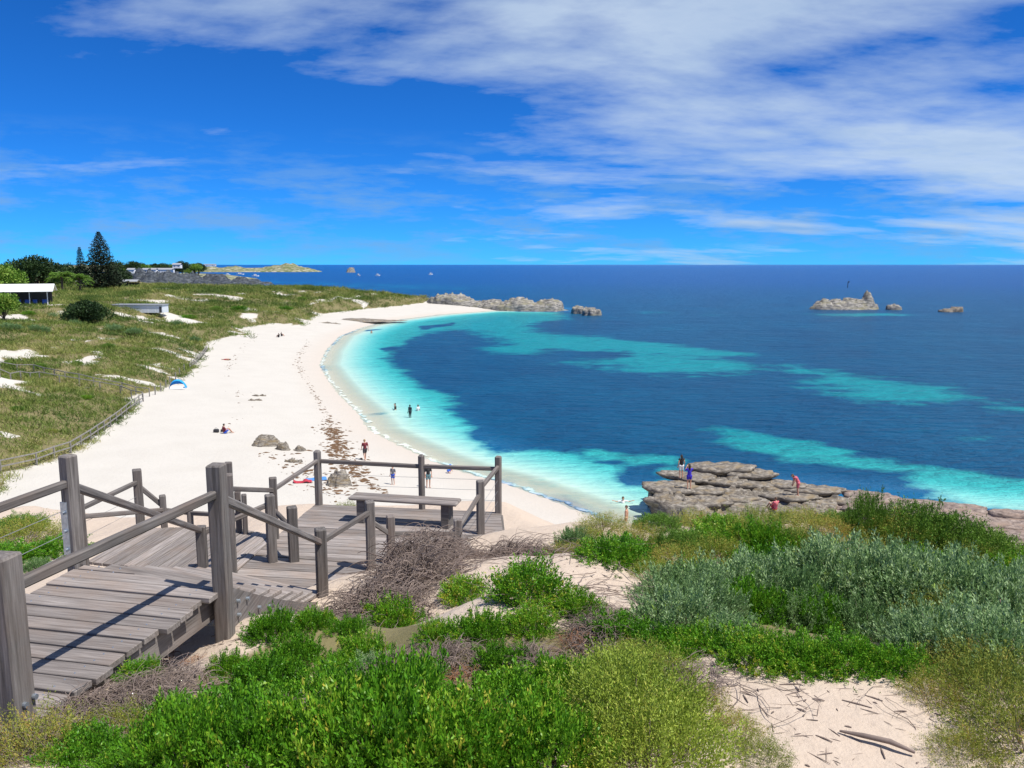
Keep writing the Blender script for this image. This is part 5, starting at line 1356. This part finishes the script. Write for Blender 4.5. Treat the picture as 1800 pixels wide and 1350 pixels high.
def capsules(caps):
    Vs, Fs, base = [], [], 0
    for a, ra, b, rb in caps:
        a, b = np.array(a, float), np.array(b, float); ax = b - a; L = np.linalg.norm(ax); ax = ax / L if L > 1e-6 else np.array([0, 0, 1.])
        r = np.array([1, 0, 0]) if abs(ax[2]) > .8 else np.array([0, 0, 1.]); u = np.cross(ax, r); u /= np.linalg.norm(u); w = np.cross(ax, u)
        prof = [(-math.sin(t) * ra, math.cos(t) * ra) for t in (1.35, .8, .3)] + [(L + math.sin(t) * rb, math.cos(t) * rb) for t in (.3, .8, 1.35)]
        n = 10; ang = np.arange(n) / n * 2 * math.pi
        ring = [a + ax * s_ + r_ * (np.cos(ang)[:, None] * u + np.sin(ang)[:, None] * w) for s_, r_ in prof]
        V = np.concatenate(ring + [[a - ax * ra], [b + ax * rb]])
        f = [[i * n + j, i * n + (j + 1) % n, (i + 1) * n + (j + 1) % n, (i + 1) * n + j] for i in range(len(prof) - 1) for j in range(n)]
        t0 = len(prof) * n
        tri = [[(j + 1) % n, j, t0] for j in range(n)] + [[(len(prof) - 1) * n + j, (len(prof) - 1) * n + (j + 1) % n, t0 + 1] for j in range(n)]
        Vs.append(V); Fs.append((np.array(f) + base, np.array(tri) + base)); base += len(V)
    return np.concatenate(Vs), [np.concatenate([f[0] for f in Fs]), np.concatenate([f[1] for f in Fs])]
def fuse(name, caps, mat, voxel=0.014, ratio=0.3):
    """one continuous surface grown over the limbs"""
    V, Fc = capsules(caps)
    me = mesh_np(name, V, Fc)
    o = obj(name, me)
    m = o.modifiers.new('r', 'REMESH'); m.mode = 'VOXEL'; m.voxel_size = voxel
    m = o.modifiers.new('s', 'SMOOTH'); m.factor = .5; m.iterations = 3
    m = o.modifiers.new('d', 'DECIMATE'); m.ratio = ratio
    dg = bpy.context.evaluated_depsgraph_get()
    out = bpy.data.meshes.new_from_object(o.evaluated_get(dg))
    bpy.data.objects.remove(o); out.name = name
    out.materials.clear(); out.materials.append(mat)
    out.polygons.foreach_set('use_smooth', np.ones(len(out.polygons), bool))
    return out
STAND = dict(pel=(0, 0, .95), chest=(0, .0, 1.27), neck=(0, 0, 1.45), head=(0, .02, 1.60), sh=(.175, 0, 1.40), el=(.235, -.02, 1.13), wr=(.235, .07, .90), hip=(.09, 0, .92), kn=(.105, .03, .50), an=(.105, -.02, .08))
def pose(**kw):
    J = {}
    for k, v in STAND.items():
        if k in ('pel', 'chest', 'neck', 'head'): J[k] = v
        else: J[k + 'R'] = v; J[k + 'L'] = (-v[0], v[1], v[2])
    J.update(kw); return {k: np.array(v, float) for k, v in J.items()}
POSES = {
    'stand': pose(),
    'walk': pose(knR=(.10, .16, .52), anR=(.10, .22, .09), knL=(-.10, -.02, .50), anL=(-.10, -.26, .12), elR=(.23, -.10, 1.14), wrR=(.24, -.10, .90), elL=(-.23, .06, 1.14), wrL=(-.24, .18, .93), head=(0, .07, 1.59)),
    'photo': pose(elR=(.27, .16, 1.26), wrR=(.10, .30, 1.50), elL=(-.27, .16, 1.26), wrL=(-.10, .30, 1.50)),
    'bend': pose(chest=(0, .16, 1.24), neck=(0, .30, 1.36), head=(0, .42, 1.43), shR=(.175, .24, 1.33), shL=(-.175, .24, 1.33), elR=(.20, .30, 1.06), wrR=(.12, .36, .82), elL=(-.20, .30, 1.06), wrL=(-.12, .36, .82)),
    'crouch': pose(pel=(0, -.12, .34), chest=(0, .05, .62), neck=(0, .12, .80), head=(0, .18, .94), shR=(.17, .10, .76), shL=(-.17, .10, .76), elR=(.22, .26, .52), wrR=(.12, .40, .30), elL=(-.22, .26, .52), wrL=(-.12, .40, .30), hipR=(.09, -.12, .33), hipL=(-.09, -.12, .33), knR=(.15, .26, .46), knL=(-.15, .26, .46), anR=(.13, .04, .08), anL=(-.13, .04, .08)),
    'sit': pose(pel=(0, 0, .12), chest=(0, -.08, .46), neck=(0, -.07, .64), head=(0, -.03, .79), shR=(.175, -.08, .59), shL=(-.175, -.08, .59), elR=(.25, .08, .36), wrR=(.12, .28, .40), elL=(-.25, .08, .36), wrL=(-.12, .28, .40), hipR=(.09, .02, .12), hipL=(-.09, .02, .12), knR=(.13, .40, .42), knL=(-.13, .40, .42), anR=(.12, .66, .07), anL=(-.12, .66, .07)),
    'lie': pose(pel=(0, 0, .11), chest=(0, -.33, .12), neck=(0, -.50, .13), head=(0, -.66, .13), shR=(.175, -.46, .11), shL=(-.175, -.46, .11), elR=(.28, -.60, .07), wrR=(.16, -.76, .06), elL=(-.26, -.20, .07), wrL=(-.24, .04, .06), hipR=(.09, .03, .11), hipL=(-.09, .03, .11), knR=(.10, .44, .13), knL=(-.10, .44, .10), anR=(.10, .84, .06), anL=(-.10, .84, .06)),
    'arms_out': pose(elR=(.44, .04, 1.36), wrR=(.68, .08, 1.44), elL=(-.44, .04, 1.36), wrL=(-.68, .08, 1.44)),
}
def person(label, loc, ht, rz, pz, skin, hair, top=None, bottom=None, sleeves=True, long_hair=False, suit=None, dress=None, group=None, hat=False):
    J = POSES[pz]; t = thing('person', label, 'person', tuple(loc), rz, group); t.scale = (ht / 1.70,) * 3
    toe = lambda s_: J['an' + s_] + np.array([.02 * (1 if s_ == 'R' else -1), .15, -.045]) * (1 if pz != 'lie' else 0) + (np.array([0, .05, .10]) if pz == 'lie' else 0)
    caps = [(J['pel'], .125, J['chest'], .135), (J['chest'], .135, J['neck'] - (0, 0, .04), .09), (J['neck'] - (0, 0, .04), .058, J['head'], .055), (J['head'] - (0, 0, .03), .075, J['head'] + (0, 0, .04), .088), (J['head'] + (0, .075, -.015), .018, J['head'] + (0, .10, -.025), .014)]
    for s_, g in (('R', 1), ('L', -1)):
        caps += [(J['head'] + (.088 * g, 0, -.01), .02, J['head'] + (.09 * g, -.01, .02), .018)]
        caps += [(J['chest'] + (0.05 * g, 0, .08), .085, J['sh' + s_], .062), (J['sh' + s_], .056, J['el' + s_], .042), (J['el' + s_], .041, J['wr' + s_], .028)]
        hd = J['wr' + s_] - J['el' + s_]; hd /= np.linalg.norm(hd); sd = np.cross(hd, [0, 0, 1.]); sd = sd / (np.linalg.norm(sd) + 1e-6) if np.linalg.norm(sd) > .1 else np.array([0, 1., 0])
        w = J['wr' + s_]; caps.append((w, .027, w + hd * .07, .034))
        for f_ in range(4): o_ = sd * (.026 * (f_ - 1.5)); L_f = (.070, .080, .076, .058)[f_]; caps.append((w + hd * .08 + o_, .0125, w + hd * (.08 + L_f) + o_ * 1.15 + np.array([0, .012, 0]), .0105))
        caps.append((w + hd * .03 + sd * .035, .013, w + hd * .075 + sd * .075, .011))
        caps += [(J['pel'] + (.04 * g, 0, -.02), .11, J['hip' + s_], .105), (J['hip' + s_], .090, J['kn' + s_], .060), (J['kn' + s_], .058, J['an' + s_], .038), (J['an' + s_] - (0, .03, .02), .040, toe(s_), .030)]
    obj('body', fuse('body', caps, suit or skin), t)
    hc = [(J['head'] + (0, -.025, .035), .092, J['head'] + (0, -.005, .055), .090)]
    if long_hair: hc.append((J['head'] + (0, -.06, 0), .080, J['neck'] + (0, -.09, -.10), .06))
    if hat: hc.append((J['head'] + (-.06, .03, .06), .10, J['head'] + (.06, .03, .06), .10))
    obj('hair', fuse('hair', hc, HAIR[hair], .018, .5), t)
    ey = [(J['head'] + (.032 * g, .080, .012), .010, J['head'] + (.032 * g, .083, .012), .010) for g in (1, -1)]
    V, Fc = capsules(ey); obj('eyes', mesh_np('eyes', V, Fc, HAIR['dark']), t)
    if top:
        c = [(J['pel'] + (0, 0, .02), .138, J['chest'], .150), (J['chest'], .150, J['neck'] - (0, 0, .07), .105)]
        for s_, g in (('R', 1), ('L', -1)):
            c.append((J['chest'] + (0.05 * g, 0, .08), .098, J['sh' + s_], .075))
            if sleeves: c.append((J['sh' + s_], .074, J['sh' + s_] * .35 + J['el' + s_] * .65, .064))
        obj('shirt', fuse('shirt', c, CL[top], .016, .4), t)
    if bottom or dress:
        k = .62 if not dress else .45
        c = [(J['pel'], .140, J['pel'] - (0, 0, .03), .138)]
        for s_, g in (('R', 1), ('L', -1)): c += [(J['pel'] + (.05 * g, 0, -.02), .120, J['hip' + s_], .118), (J['hip' + s_], .112, J['hip' + s_] * (1 - k) + J['kn' + s_] * k, .092)]
        obj('skirt' if dress else 'shorts', fuse('shorts', c, CL[bottom or dress], .016, .4), t)
    return t
def sand_at(px, py): return hit(px, py)
def on_rock(px, py):
    f = ROCKS['rock_outcrop']
    for t in np.arange(48, 64, .04):
        u, v = (px - 900) / F, (py - 675) / F
        x, y, z = u * t, t * (CP - v * SP), H - t * (SP + v * CP)
        if z <= f(x, y): return Vector((x, y, f(x, y) - .02))
    return on_plane(px, py, 1.2)
P1 = math.pi
person('person in a maroon shirt and dark shorts walking with head down beside the seaweed', sand_at(642, 809), 1.78, .5, 'walk', SKIN, 'sandy', 'maroon', 'charcoal')
person('child in a grey top and bright blue shorts standing on the sand', sand_at(691, 852), 1.42, P1 * .9, 'stand', SKIN_P, 'brown', 'grey', 'blue')
person('person in a black shirt and teal shorts seen behind the middle rail post', sand_at(753, 857), 1.75, P1 * 1.1, 'stand', SKIN, 'dark', 'black', 'teal')
person('child in blue with a blue hat crouching at the water edge', sand_at(789, 832), 1.15, -1.0, 'crouch', SKIN_P, 'bluehat', 'sky', 'blue', hat=True)
w = lambda px, py, z: on_plane(px, py, 0.0) + Vector((0, 0, z))
person('person in a dark wetsuit wading in the shallows', w(721, 734, -.30), 1.75, 2.6, 'stand', SKIN, 'dark', suit=CL['wetsuit'])
person('swimmer in dark clothes kneeling low in the shallows with one arm out', w(695, 720, -.95), 1.7, 1.8, 'arms_out', SKIN, 'dark', 'black')
person('swimmer with a pale top sitting low in the shallows', w(735, 722, -1.0), 1.7, .8, 'stand', SKIN, 'brown', 'white')
person('lone swimmer far off near the bend of the beach', w(653, 586, -.9), 1.75, 0.0, 'stand', SKIN, 'dark')
sp = sand_at(395, 762)
person('person in a dark red top and blue shorts sitting on the open sand', sp, 1.75, -.9, 'sit', SKIN, 'dark', 'maroon', 'blue')
M_BAG = plain('black_bag', (.03, .03, .035), .8, .2, 8)
for k, (dx, dy, s_) in enumerate([(-.9, .3, .42), (-.45, .75, .32)]):
    bg_ = thing('beach_bag', ['large black bag beside the seated person on the sand', 'small black bag behind the seated person on the sand'][k], 'bag', (sp.x + dx, sp.y + dy, lz(sp.x + dx, sp.y + dy)), .4 * k)
    part('body', (s_ * 1.2, s_ * .7, s_ * .8), (0, 0, s_ * .38), M_BAG, bg_, bevel=s_ * .16)
    V, q = tube_arrays([np.array([[math.cos(a) * s_ * .3, 0, s_ * .75 + math.sin(a) * s_ * .3] for a in np.linspace(0, math.pi, 7)])], [np.full(7, .015)], 4)
    obj('handle', mesh_np('handle', V, q, M_BAG), bg_)
person('sunbather in red lying on the sand near the dune tip', sand_at(398, 633), 1.72, 1.3, 'lie', SKIN_T, 'dark', None, 'red')
person('dark haired person sitting on the far sand', sand_at(490, 593), 1.75, .9, 'sit', SKIN_T, 'dark', 'black', 'black')
person('person in dark clothes sitting close to the dark haired one on the far sand', sand_at(495, 591), 1.70, -.6, 'sit', SKIN, 'dark', 'charcoal', 'black')
person('woman in a black top and white shorts standing on the rock outcrop', on_rock(1197, 846), 1.66, .3, 'stand', SKIN, 'dark', 'black', 'white', False, True)
person('woman in a royal blue dress on the rock outcrop raising her hands', on_rock(1211, 859), 1.68, .1, 'photo', SKIN, 'dark', 'royal', None, True, True, dress='royal')
person('long haired woman in a pink swimsuit bending on the rock slab', on_rock(1402, 871), 1.66, 1.4, 'bend', SKIN, 'brown', 'pink', 'pink', False, True)
person('person in pink sitting under the ledge of the rock outcrop', on_rock(1362, 897), 1.65, .4, 'sit', SKIN, 'brown', 'pink', 'red')
person('swimmer with both arms stretched out in the turquoise shallows', w(1095, 884, -1.25), 1.70, P1, 'arms_out', SKIN, 'brown', 'white')
person('bare chested man standing in the shallows behind the crest shrubs', w(1101, 915, -.75), 1.78, 1.2, 'stand', SKIN, 'brown')
# towels and gear by the boulder
for k, (px, py, c, sz, lab) in enumerate([(532, 848, 'red', (1.3, .6), 'dark red towel crumpled on the sand by the large boulder'), (556, 843, 'sky', (1.5, .8), 'turquoise towel spread on the sand by the large boulder')]):
    p = hit(px, py)
    bm = bmesh.new(); bmesh.ops.create_grid(bm, x_segments=14, y_segments=8, size=.5)
    for v in bm.verts: v.co = Vector((v.co.x * sz[0], v.co.y * sz[1], .07 + .06 * float(noise3(v.co.x * 5 + k, v.co.y * 5, .5)) + (.10 * max(0, math.sin(v.co.x * 9)) if k == 0 else 0)))
    r = bmesh.ops.extrude_face_region(bm, geom=list(bm.faces))
    for v in r['geom']:
        if isinstance(v, bmesh.types.BMVert): v.co.z -= .05
    obj('towel', bm_mesh('towel', bm, CL[c], True), None, tuple(p), (0, 0, .3), label=lab, category='towel')
